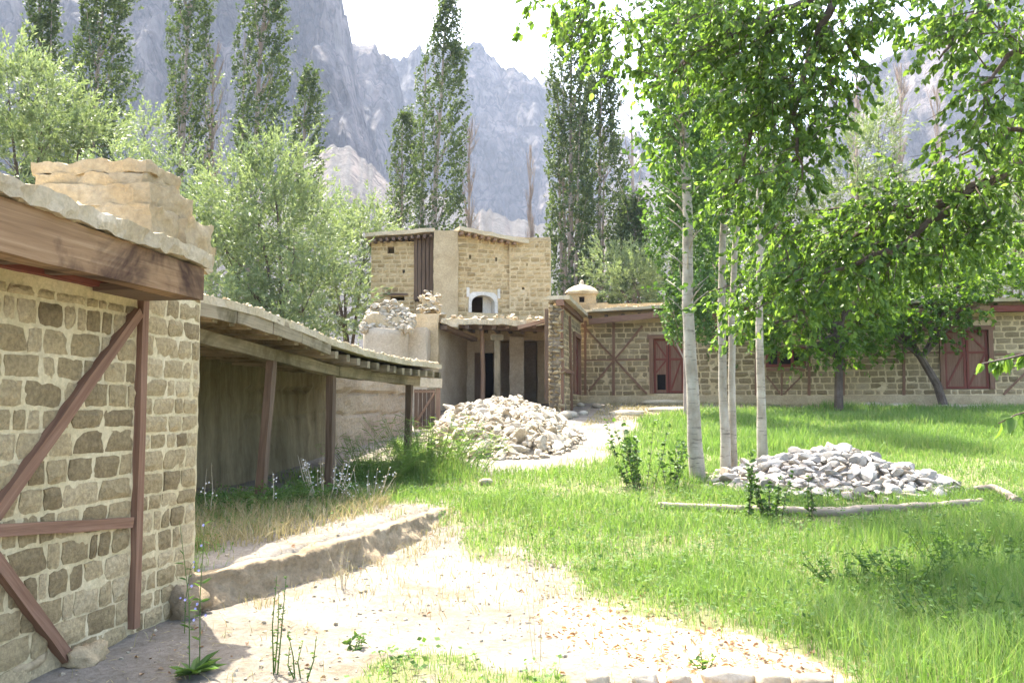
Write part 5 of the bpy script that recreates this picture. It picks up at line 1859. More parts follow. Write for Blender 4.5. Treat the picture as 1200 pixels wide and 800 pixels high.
# ---- upright poplars
def poplar(label, px, D, top_py, width_px, lean_px=0, nt=420, leaf=.15, nper=14, stems=1, bare=0.0, low=.08, group="poplars behind the houses", mat='leaf_poplar', base_py=None, sweep=.25, bark='bark_pale', name="poplar_tree", top_taper=.35, six=False, seed=0, bend=0.0):
    rg = np.random.default_rng(900 + seed)
    rr = random.Random(900 + seed)
    k = at(px, 480, D)
    bz = gz(k.x, D)
    top = at(px + lean_px, top_py, D)
    H = top.z - bz
    w = width_px / FPX * D
    t = thing(name, label, "tree", (k.x, D, bz), group)
    tr = MB()
    def axis(q):
        return Vector((k.x + (top.x - k.x) * q ** 1.4, D + bend * q, bz - .1 + (H + .1) * q))
    r0 = max(.10, H * .011)
    for s in range(stems):
        off = Vector((rr.uniform(-.28, .28) * w, rr.uniform(-.2, .2) * w, 0)) if s else Vector((0, 0, 0))
        hh = rr.uniform(.75, .97) if s else 1.0
        pts = [axis(q * hh) + off * (.4 + .8 * q) + Vector((.06 * mnoise.noise(Vector((q * 6, s, seed))), 0, 0)) for q in [i / 10 for i in range(11)]]
        tr.tube(pts, [r0 * (1 - .9 * i / 10) * (1 if s == 0 else .7) for i in range(11)], 7)
    # upright limbs
    nb = 26
    for i in range(nb):
        q = rr.uniform(.12, .85)
        a = rr.uniform(0, 6.28)
        p = axis(q)
        l = H * rr.uniform(.07, .14)
        o = Vector((math.cos(a), math.sin(a), 0)) * w * .38
        tr.tube([p, p + o * .5 + UP * l * .45, p + o * .75 + UP * l], [r0 * .22, r0 * .14, r0 * .05], 4)
    tr.build("trunk", M[bark], t)
    # foliage
    nt = int(nt)
    q = low + (1 - low) * rg.random(nt) ** .95
    if bare > 0:
        q = low + (1 - bare - low) * rg.random(nt)
    prof = np.interp(q, [0, .08, .3, .6, .85, .95, 1], [.35, .65, .92, 1.05, .85, .5, .12])
    if bare > 0:
        prof = np.interp(q / max(1e-3, 1 - bare), [0, .1, .4, .75, 1], [.5, .9, 1, .8, .3])
    lump = .62 + .5 * (vn(q * 11, seed, 0, 3) * .5 + .5)
    ang = rg.uniform(0, 6.283, nt)
    lob = .62 + .6 * (vn(np.cos(ang) * 1.3 + 5, np.sin(ang) * 1.3, q * 9 + seed, 4) * .5 + .5)
    rad = w / 2 * prof * lump * lob * np.sqrt(rg.uniform(.12, 1, nt))
    ax = np.array([axis(x)[:] for x in q])
    O = ax + np.stack([np.cos(ang) * rad, np.sin(ang) * rad, np.zeros(nt)], 1)
    Dv = np.stack([np.cos(ang) * .35 + sweep, np.sin(ang) * .35, np.full(nt, 1.0)], 1) + rg.normal(0, .22, (nt, 3))
    Lt = rg.uniform(.4, 1.0, nt)
    b = sprays(O, Dv, Lt, nper, leaf, .75, rg, .1, .9, .5, .2)
    keep = vn(b[0][:, 0] * 1.0, b[0][:, 1] * 1.0, b[0][:, 2] * .75, 50 + seed) > -.66
    crown_mesh(t, "crown", M[mat], [tuple(x[keep] for x in b)], six)
    return t

def bare_tree(label, px, D, top_py, width_px, lean_px=0, seed=0, leaves=0, leafpart=(.05, .5), mat='leaf_willow'):
    rr = random.Random(500 + seed)
    rg = np.random.default_rng(500 + seed)
    k = at(px, 480, D)
    bz = gz(k.x, D)
    top = at(px + lean_px, top_py, D)
    H = top.z - bz
    w = width_px / FPX * D
    t = thing("bare_poplar", label, "tree", (k.x, D, bz), "leafless poplars behind the houses")
    ax = lambda q: Vector((k.x + (top.x - k.x) * q, D, bz - .1 + H * q))
    mb = MB()
    mb.tube([ax(i / 8) for i in range(9)], [H * .010 * (1 - .88 * i / 8) + .012 for i in range(9)], 6)
    for i in range(70):
        q = rr.uniform(.12, .95)
        a = rr.uniform(0, 6.28)
        l = H * rr.uniform(.06, .17) * (1.1 - .5 * q)
        o = Vector((math.cos(a), math.sin(a), 0)) * w * .5 * rr.uniform(.4, 1)
        p = ax(q)
        mid = p + o * .6 + UP * l * .5
        mb.tube([p, mid, p + o + UP * l], [.035, .024, .010], 4)
        for s in range(3):
            o2 = Vector((rr.uniform(-1, 1), rr.uniform(-1, 1), 0)) * w * .16
            mb.tube([mid, mid + o2 + UP * l * .5], [.016, .006], 3)
    mb.build("trunk", M['bark_pale'], t)
    if leaves:
        q = rg.uniform(*leafpart, leaves)
        ang = rg.uniform(0, 6.283, leaves)
        rad = w * .5 * np.sqrt(rg.random(leaves))
        O = np.array([ax(x)[:] for x in q]) + np.stack([np.cos(ang) * rad, np.sin(ang) * rad, 0 * q], 1)
        Dv = np.stack([np.cos(ang) * .4 + .2, np.sin(ang) * .4, np.ones(leaves)], 1)
        crown_mesh(t, "crown", M[mat], [sprays(O, Dv, np.full(leaves, H * .05), 10, .15, .6, rg, .1, .9)], False)
    return t

POP = [
 # label, px, D, top, width, lean, nt, stems
 ("dark dense poplar at the far left edge, leftmost of the tall ones", 40, 40, -40, 58, 6, 520, 2),
 ("dark full poplar leaning right, second from the left edge", 88, 38, -60, 66, 38, 620, 2),
 ("slim poplar standing alone against the cliff, third from the left", 200, 42, -70, 48, 26, 430, 1),
 ("tall broad poplar before the cliff with a pale stem low down", 284, 42, -60, 62, 30, 560, 2),
 ("short leaning poplar right of the tall pair before the cliff", 342, 46, 88, 44, 18, 300, 1),
 ("shorter slim poplar just left of the tallest one behind the tower", 468, 48, 138, 40, 4, 300, 1),
 ("tall poplar rising behind the mud tower with its tip against the sky", 500, 46, 2, 60, 24, 600, 2),
 ("very tall poplar with several pale stems right of the tower", 668, 41, 18, 62, 2, 560, 5),
 ("dark poplar mass close against the right of the many-stemmed poplar", 702, 43, 70, 58, 2, 520, 2),
 ("poplar with a dead bare top above the domed cupola", 744, 40, 78, 56, -4, 420, 1),
 ("dense leafy poplar directly behind the thickest white trunk", 806, 23.5, -30, 74, -4, 700, 1),
 ("dense poplar further back between the white trunks", 842, 29, -40, 66, 6, 620, 1),
 ("shaded poplar column seen between the hanging branches", 905, 34, 60, 66, 6, 560, 2),
]
for i, (lab, px, D, top, w, lean, nt, st) in enumerate(POP):
    bare = .42 if "dead bare top" in lab else 0
    poplar(lab, px, D, top, w * 1.18, lean, nt * (2.9 if D > 36 else 2.7), .135 if D > 36 else .10, 17, st, bare, .16 if D < 25 else .05, "green poplars behind the houses", 'leaf_poplar_near' if D < 36 else 'leaf_poplar', seed=i, sweep=.5 if px < 560 else .15)

bare_tree("thin half dead poplar with sparse yellow leaves beside the broad poplar", 244, 43, 56, 34, 6, 1, 90, (.2, .95))
bare_tree("grey bare poplar with a leafy foot behind the tower roof", 550, 47, 148, 30, 0, 2, 110, (.05, .5))
bare_tree("thinnest bare poplar behind the right corner of the tower", 623, 50, 168, 14, -2, 3)
bare_tree("bare brown poplar top left of the big right mountain", 1004, 44, 62, 26, 0, 4, 40, (.1, .55))
bare_tree("bare pale poplar with a bent crown against the right mountain", 1052, 42, 72, 30, 4, 5, 60, (.1, .6))
bare_tree("faint bare poplar near the right edge of the mountain gap", 1104, 48, 100, 26, -6, 6)

# ---- willows: light feathery masses
def clump_tree(name, label, cat, base, trunk, trad, clumps, mat, leaf, lw, bark, twig=.55, nper=12, droop=.2, updir=.5, six=False, group=None, seed=0, limbs=True, spread=.9, along=.5, gap=-.45, gs=.8):
    rg = np.random.default_rng(1300 + seed)
    rr = random.Random(1300 + seed)
    t = thing(name, label, cat, base, group)
    mb = MB()
    mb.tube(trunk, trad, 8, wob=.06)
    top = Vector(trunk[-1])
    B = []
    for (c, r, n) in clumps:
        c = Vector(c)
        if limbs:
            s = Vector(trunk[-1]) if len(trunk) < 3 else Vector(trunk[rr.randrange(len(trunk) // 2, len(trunk))])
            mid = s.lerp(c, .55) + Vector((rr.uniform(-.15, .15), rr.uniform(-.15, .15), (c - s).length * .08))
            mb.tube([s, mid, c], [trad[-1] * .75, trad[-1] * .45, trad[-1] * .15], 6, wob=.05)
            for q in range(5):
                e = c + Vector((rr.uniform(-1, 1) * r[0], rr.uniform(-1, 1) * r[1], rr.uniform(-.6, .9) * r[2])) * .8
                mb.tube([mid.lerp(c, rr.uniform(.2, 1)), e], [trad[-1] * .18, trad[-1] * .05], 4)
        d = nrm(rg.normal(0, 1, (n, 3)))
        k = rg.uniform(.25, 1, n) ** .55
        O = np.array(c[:]) + d * k[:, None] * np.array(r)
        Dv = d * .8 + np.array([0, 0, updir]) + rg.normal(0, .35, (n, 3))
        Lt = twig * rg.uniform(.5, 1.4, n)
        b = sprays(O, Dv, Lt, nper, leaf, lw, rg, droop, spread, along)
        keep = vn(b[0][:, 0] / gs, b[0][:, 1] / gs, b[0][:, 2] / gs, 70 + seed) > gap
        B.append(tuple(x[keep] for x in b))
    mb.build("trunk", M[bark], t)
    crown_mesh(t, "crown", M[mat], B, six)
    return t

def pix_clump(px, py, D, wpx, hpx, n, depth=None):
    c = at(px, py, D)
    s = D / FPX
    return (c, (wpx * s / 2, (depth or wpx * s / 2), hpx * s / 2), n)

def willow(label, px, D, clumps, seed):
    b = at(px, 480, D); bz = gz(b.x, D)
    tr = [Vector((b.x, D, bz - .1)), Vector((b.x + .1, D, bz + 1.2)), Vector((b.x - .05, D + .1, bz + 2.4))]
    clump_tree("willow_tree", label, "tree", (b.x, D, bz), tr, [.16, .13, .10], [pix_clump(*c[:5], int(c[5] * 2.1)) for c in clumps], 'leaf_willow', .15, .30, 'bark_brown', .9, 27, .12, .7, group="pale green willows behind the walls", seed=seed, spread=.55, along=.8, gap=-.38, gs=1.0)
willow("broad pale green willow filling the gap above the verandah roof", 325, 27, [(300, 250, 27, 120, 110, 150), (345, 290, 27, 130, 140, 170), (275, 320, 26.5, 110, 120, 140), (360, 355, 26.5, 130, 90, 150), (320, 200, 27.5, 70, 60, 60), (240, 270, 27.5, 90, 100, 100), (290, 390, 26, 160, 90, 150)], 1)
willow("lower willow whose right flank touches the mud tower", 405, 31, [(410, 310, 31, 90, 100, 130), (395, 360, 30.5, 100, 80, 120), (430, 275, 31.5, 50, 50, 50), (380, 270, 32, 70, 80, 80)], 2)
willow("light green willow behind the stone house at the left edge", 30, 24, [(10, 110, 24, 90, 90, 120), (50, 140, 24, 90, 90, 120), (-40, 140, 24, 110, 120, 120), (95, 165, 25, 80, 60, 80), (20, 190, 24, 140, 80, 120)], 3)
willow("young willow behind the mud block on the house roof", 160, 30, [(140, 200, 30, 70, 60, 70), (205, 220, 30, 70, 70, 80), (170, 160, 32, 40, 40, 30), (225, 300, 29, 90, 120, 110), (150, 260, 30, 120, 100, 100)], 4)
willow("yellow green willow framed by the hanging branches at the right", 1010, 33, [(1005, 190, 33, 80, 100, 130), (985, 250, 33, 90, 80, 120), (1040, 240, 33, 70, 90, 90), (1030, 150, 34, 40, 70, 40)], 5)
willow("dark leafy tree behind the long house at the right edge", 1190, 34, [(1195, 260, 34, 90, 120, 150), (1165, 310, 34, 80, 80, 100), (1240, 230, 34, 100, 150, 130), (1200, 200, 35, 50, 50, 40)], 6)
willow("low green tree just over the long house roof beside the cupola", 760, 36, [(745, 330, 36, 60, 60, 80), (790, 330, 36, 80, 80, 110), (860, 320, 36, 120, 100, 150), (715, 320, 37, 50, 60, 60)], 7)
willow("background tree screened by the fruit trees above the long house", 960, 36, [(930, 320, 36, 130, 110, 170), (1040, 330, 36, 140, 90, 170), (1110, 330, 36, 120, 80, 140)], 8)

# ---- the white trunked poplars on the lawn
def white_poplar(label, base, tops, D, r0, leafspec, seed, lean=0):
    rg = np.random.default_rng(1700 + seed)
    b = on_ground(*base)
    t = thing("white_poplar", label, "tree", b, "white trunked poplars on the lawn")
    mb = MB()
    pts, rad = [], []
    for i, (px, py) in enumerate([base] + tops):
        p = at(px, py, b.y) if i else b - UP * .15
        pts.append(p); rad.append(max(.03, r0 * (1.25 if i == 0 else 1.0 - .10 * i)))
    P, Q = [], []
    for i in range(len(pts) - 1):
        for j in range(8):
            k = j / 8
            p = pts[i].lerp(pts[i + 1], k)
            p += Vector((mnoise.noise(Vector((p.z * 1.3, seed, 0))), mnoise.noise(Vector((p.z * 1.3, seed, 5))), 0)) * .02
            P.append(p); Q.append(rad[i] * (1 - k) + rad[i + 1] * k)
    P.append(pts[-1]); Q.append(rad[-1])
    mb.tube(P, Q, 12, wob=.03)
    B = []
    br = mb
    rr = random.Random(seed)
    for (z0, z1, w, n) in leafspec:
        q = rg.uniform(z0, z1, n)
        ax = np.array([[np.interp(z, [p.z for p in P], [p.x for p in P]), b.y, z] for z in q])
        ang = rg.uniform(0, 6.283, n)
        rad_ = w * np.sqrt(rg.uniform(.1, 1, n)) * (.6 + .6 * (vn(q * 1.6, seed, ang, 9) * .5 + .5))
        O = ax + np.stack([np.cos(ang) * rad_, np.sin(ang) * rad_, 0 * q], 1)
        Dv = np.stack([np.cos(ang) * .7, np.sin(ang) * .7, rg.uniform(-.2, .8, n)], 1)
        s = sprays(O, Dv, rg.uniform(.25, .6, n), 12, .075, .85, rg, .25, .9)
        keep = vn(s[0][:, 0] * 1.6, s[0][:, 1] * 1.6, s[0][:, 2] * 1.2, 90 + seed) > -.3
        B.append(tuple(x[keep] for x in s))
        for i in range(14):
            z = rr.uniform(z0, z1)
            x = float(np.interp(z, [p.z for p in P], [p.x for p in P]))
            a = rr.uniform(0, 6.28)
            br.tube([(x, b.y, z), (x + math.cos(a) * w * .5, b.y + math.sin(a) * w * .5, z + w * .5), (x + math.cos(a) * w, b.y + math.sin(a) * w, z + w * .9)], [.02, .012, .005], 4)
    mb.build("trunk", M['bark_white'], t, smooth_=True)
    crown_mesh(t, "crown", M['leaf_poplar_near'], B, True)
white_poplar("straight white trunked poplar, leftmost and thickest on the lawn", (818, 565), [(812, 470), (806, 360), (806, 250), (800, 120), (796, -60), (794, -260)], 14, .108, [(3.0, 4.6, .34, 40), (4.4, 6.2, .5, 240), (6.0, 8.5, .55, 320), (8.5, 11.5, .5, 90)], 1)
white_poplar("pale poplar trunk with dark patches, left of the close pair", (851, 561), [(848, 470), (845, 360), (848, 260), (846, 100), (845, -100), (845, -250)], 14, .075, [(4.2, 8.5, .4, 70), (8.5, 11, .45, 80)], 2)
white_poplar("slimmer pale poplar trunk, right of the close pair", (859, 559), [(858, 470), (857, 360), (866, 240), (872, 100), (878, -100), (880, -220)], 14, .065, [(4.5, 8.5, .4, 60), (8.5, 10.5, .4, 60)], 3)
white_poplar("short looking white poplar trunk nearest the stone pile", (894, 541), [(892, 470), (890, 400), (890, 260), (892, 60), (893, -150)], 15.5, .085, [(5.2, 9, .45, 70), (9, 11, .4, 60)], 4)

# ---- the two small fruit trees in front of the long house
def fruit_tree(label, base, trunk, D, clumps, seed, r0):
    b = on_ground(*base, 14)
    pts = [b - UP * .1] + [at(x, y, b.y + o) for (x, y, o) in trunk]
    rad = [r0 * (1.2 - .5 * i / (len(pts) - 1)) for i in range(len(pts))]
    return clump_tree("fruit_tree", label, "tree", b, pts, rad, [pix_clump(x, y, b.y + o, w * 1.1, h * 1.1, int(n * 1.6), dp) for (x, y, o, w, h, n, dp) in clumps], 'leaf_apricot', .115, .75, 'bark_brown', .5, 18, .35, .15, True, "small fruit trees before the long house", seed, gap=-.32, gs=.6)
fruit_tree("upright dark trunked fruit tree in front of the long house wall", (983, 484), [(983, 450, 0), (984, 420, 0), (980, 390, 0), (970, 360, .2)], 25,
           [(960, 330, 0, 120, 80, 80, 1.2), (925, 360, -.4, 100, 70, 70, 1.1), (985, 375, -.2, 100, 60, 66, 1.0), (900, 310, .3, 110, 80, 70, 1.2), (990, 290, .4, 110, 70, 70, 1.2), (880, 380, -.3, 50, 50, 26, .7), (985, 402, .0, 80, 44, 36, .8), (885, 345, -.5, 80, 70, 44, 1.0), (945, 410, -.4, 50, 34, 20, .6), (1010, 350, -.3, 70, 60, 50, .9), (930, 400, -.3, 60, 36, 26, .7)], 1, .115)
fruit_tree("leaning dark trunked fruit tree left of the right red door", (1108, 478), [(1098, 450, 0), (1080, 420, 0), (1064, 398, 0), (1045, 380, .1)], 25,
           [(1050, 345, 0, 120, 70, 80, 1.2), (1100, 350, -.2, 110, 70, 76, 1.2), (1020, 375, -.3, 80, 50, 44, .9), (1130, 330, .2, 110, 60, 70, 1.2), (1070, 300, .3, 130, 60, 80, 1.2), (1160, 335, 0, 80, 50, 44, 1.0), (1010, 325, .1, 80, 60, 50, 1.0), (1085, 370, -.4, 70, 44, 36, .8), (1125, 365, -.3, 60, 40, 26, .8), (1150, 300, .2, 90, 70, 60, 1.0), (1045, 395, -.3, 50, 30, 18, .6), (1060, 385, -.2, 60, 26, 20, .7)], 2, .115)

# ---- the big broad-leaved tree whose trunk stands out of frame at the right
def big_tree():
    rg = np.random.default_rng(77)
    rr = random.Random(77)
    base = (6.9, 9.6, gz(6.9, 9.6))
    t = thing("broadleaf_tree", "big broad leaved tree hanging its sunlit branches in from the right", "tree", base)
    mb = MB()
    fork = Vector((6.6, 9.5, 4.2))
    mb.tube([Vector(base) - UP * .1, Vector((6.85, 9.6, 1.6)), Vector((6.7, 9.5, 3.0)), fork], [.36, .30, .27, .25], 12, wob=.05)
    fork2 = Vector((6.3, 9.3, 6.2))
    mb.tube([fork, Vector((6.5, 9.4, 5.2)), fork2], [.24, .20, .17], 10)
    limbs = [
        [fork, at(1200, 186, 9.2), at(1140, 222, 9.0), at(1080, 246, 9.0), at(1020, 268, 9.2), at(960, 292, 9.4)],
        [at(1140, 222, 9.0), at(1060, 285, 8.8), at(1000, 310, 8.9), at(930, 330, 9.0)],
        [at(1080, 246, 9.0), at(1010, 244, 9.4), at(950, 246, 9.6)],
        [fork2, at(1080, -30, 9.0), at(980, -8, 8.8), at(900, 20, 9.0), at(820, 60, 9.2), at(770, 100, 9.4)],
        [at(980, -8, 8.8), at(880, -40, 9.2), at(760, -30, 9.4), at(680, 0, 9.6)],
        [at(900, 20, 9.0), at(890, 110, 9.2), at(870, 200, 9.3), at(850, 250, 9.4)],
        [at(980, -8, 8.8), at(950, 60, 8.9), at(930, 140, 8.8), at(940, 210, 8.8)],
        [fork2, at(1230, -40, 8.0), at(1160, 0, 7.8), at(1120, 40, 7.8), at(1100, 70, 7.8)],
        [fork, at(1260, 60, 7.6), at(1190, 60, 7.4), at(1150, 100, 7.4)],
        [fork, at(1250, 150, 8.2), at(1180, 150, 8.2), at(1120, 185, 8.4)],
        [at(880, -40, 9.2), at(700, -60, 8.6), at(640, -25, 8.4)],
    ]
    for i, l in enumerate(limbs):
        r0 = [.085, .05, .045, .10, .06, .05, .05, .06, .06, .05, .035][i]
        P, Q = [], []
        for a in range(len(l) - 1):
            for j in range(5):
                k = j / 5
                P.append(l[a].lerp(l[a + 1], k) + Vector((rr.uniform(-.02, .02), rr.uniform(-.02, .02), rr.uniform(-.02, .02))))
                Q.append(r0 * (1 - .85 * (a + k) / (len(l) - 1)))
        P.append(l[-1]); Q.append(r0 * .15)
        mb.tube(P, Q, 7, wob=.05)
    # (px, py, depth, width px, height px, twigs)
    C = [
        (700, 18, 9.3, 90, 50, 34), (640, -5, 8.4, 40, 30, 8), (740, 40, 9.4, 80, 70, 34), (830, 20, 9.1, 110, 80, 56),
        (880, 40, 9.0, 110, 90, 66), (940, 30, 8.9, 120, 80, 70), (1000, 20, 8.8, 110, 60, 50), (1045, 5, 8.8, 70, 50, 26),
        (890, 120, 9.0, 100, 100, 66), (940, 110, 8.9, 90, 100, 60), (985, 85, 8.8, 70, 80, 34), (960, 160, 8.8, 50, 60, 18),
        (885, 205, 9.2, 80, 90, 40), (925, 195, 8.9, 70, 90, 36), (785, 160, 9.3, 50, 40, 10), (800, 80, 9.3, 80, 60, 26), (855, 110, 9.3, 60, 80, 26), (845, 230, 9.3, 30, 60, 9), (720, 70, 9.5, 20, 50, 5), (905, 270, 9.2, 80, 70, 30),
        
        (960, 290, 9.4, 110, 60, 44), (1010, 265, 9.2, 110, 50, 40), (1060, 245, 9.0, 110, 50, 44), (1110, 225, 9.0, 90, 60, 40), (1150, 200, 9.0, 90, 60, 40), (1190, 170, 9.0, 70, 70, 30),
        (1040, 300, 8.9, 120, 60, 48), (980, 325, 9.0, 120, 60, 46), (1100, 285, 8.9, 110, 60, 44), (1150, 270, 9.0, 100, 50, 34), (920, 340, 9.1, 110, 70, 44), (1190, 245, 9.0, 60, 70, 26),
        (860, 350, 9.2, 60, 60, 16), (1100, 10, 7.8, 90, 50, 24), (1140, 40, 7.6, 90, 60, 28), (1180, 30, 7.5, 80, 80, 30), (1155, 95, 7.4, 60, 60, 16), (1190, 100, 7.4, 50, 70, 16),
        (1130, 165, 8.3, 60, 50, 16), (1175, 140, 8.2, 60, 50, 18), (1050, 205, 9.2, 50, 30, 8),
        # beyond the frame
        (1010, -70, 9, 240, 120, 60), (850, -70, 9.2, 240, 110, 60), (1230, -30, 8.4, 200, 200, 60), (1290, 150, 9.5, 200, 220, 70), (1330, 20, 10, 240, 200, 70), (1180, -120, 9, 260, 160, 60),
    ]
    B = []
    for (px, py, D, w, h, n) in C:
        n = int(n * 1.35)
        c, r, _ = pix_clump(px, py, D, w, h, n)
        r = (r[0], .45, r[2])
        d = nrm(rg.normal(0, 1, (n, 3)))
        k = rg.uniform(0, 1, n) ** .4
        O = np.array(c[:]) + d * k[:, None] * np.array(r)
        Dv = d * np.array([.8, .8, .3]) + np.array([-.35, -.1, -.45]) + rg.normal(0, .3, (n, 3))
        B.append(sprays(O, Dv, rg.uniform(.16, .42, n), 13, .074, .62, rg, .55, .75, .6, .5))
        for q in range(max(2, n // 3)):
            p = Vector(O[q])
            e = p + Vector(nrm(Dv[q])) * .3
            mb.tube([p - Vector(nrm(Dv[q])) * .12, p, e], [.007, .006, .002], 4)
    mb.build("trunk", M['bark_brown'], t)
    crown_mesh(t, "crown", M['leaf_walnut'], B, True)
    return t
BIG = big_tree()

# ---- near bough of the same tree at the right edge, with leaves one can pick apart
def near_bough(tree):
    D = 5.2
    pts = [Vector((6.62, 9.4, 3.1)), at(1330, 372, 6.3), at(1290, 385, D), at(1215, 412, D), at(1180, 420, D - .1), at(1150, 426, D - .15)]
    pts2 = [at(1330, 372, 6.3), at(1290, 470, D), at(1220, 478, D), at(1190, 486, D), at(1170, 496, D)]
    mb = MB()
    mb.tube(pts, [.05, .03, .014, .010, .006, .003], 6)
    mb.tube(pts2, [.018, .012, .008, .005, .003], 6)
    t = mb.build("bough", M['bark_brown'], tree)
    rg = np.random.default_rng(3)
    spec = []
    for P, n in ((pts[2:], 26), (pts2[1:], 10)):
        for i in range(n):
            q = rg.uniform(.25, 1) * (len(P) - 1)
            a = min(int(q), len(P) - 2)
            spec.append(P[a].lerp(P[a + 1], q - a))
    for p in spec:
        A = np.array([[rg.normal(-.25, .5), rg.normal(0, .4), rg.normal(-.75, .3)]])
        N = np.array([[rg.normal(0, .6), rg.normal(-.5, .4), .6]])
        l = np.array([rg.uniform(.075, .125)])
        V, F = leaf_arrays(np.zeros((1, 3)), A, N, l, l * .55, True, .2, .15)
        me = np_mesh("leaf", V, F)
        me.materials.append(M['leaf_walnut'])
        o = link(bpy.data.objects.new("leaf", me))
        adopt(o, t)
        o.matrix_basis = Matrix.Translation(p)
near_bough(BIG)

# ---------------------------------------------------------------- grass
def blades(P, h, w, rg, lean=.45):
    n = len(P)
    a = rg.uniform(0, 6.283, n)
    S = np.stack([np.cos(a), np.sin(a), np.zeros(n)], 1) * (w[:, None] * .5)
    b = rg.uniform(0, 6.283, n)
    L = np.stack([np.cos(b), np.sin(b), np.zeros(n)], 1) * (h * np.abs(rg.normal(0, lean, n)))[:, None]
    U = np.zeros((n, 3)); U[:, 2] = h
    V = np.stack([P - S, P + S, P + L * .3 + U * .55 + S * .8, P + L * .3 + U * .55 - S * .8, P + L + U * (1 - .12 * rg.random(n))[:, None]], 1).reshape(-1, 3)
    F = (np.arange(n)[:, None] * 5 + np.array([0, 1, 2, 0, 2, 3, 3, 2, 4])).reshape(-1, 3)
    return V, F

def footprints(x, y):
    """True where something solid stands"""
    m = np.zeros(x.shape, bool)
    F = HOUSE[0]
    u = (x - F.o.x) * F.d.x + (y - F.o.y) * F.d.y
    w = (x - F.o.x) * F.n.x + (y - F.o.y) * F.n.y
    m |= (w < 0.06) & (u < HOUSE[2] + .02)
    Fb = VER[1]
    w = (x - Fb.o.x) * Fb.n.x + (y - Fb.o.y) * Fb.n.y
    m |= (w < .1) & (y < 21)
    w = (x - LH.o.x) * LH.n.x + (y - LH.o.y) * LH.n.y
    m |= (w < .3)
    m |= ((x - PC.x) / 1.75) ** 2 + ((y - PC.y - .35) / 1.3) ** 2 < .85
    m |= ((x + .2) / 1.6) ** 2 + ((y - 19.7) / 3.5) ** 2 < .95
    return m

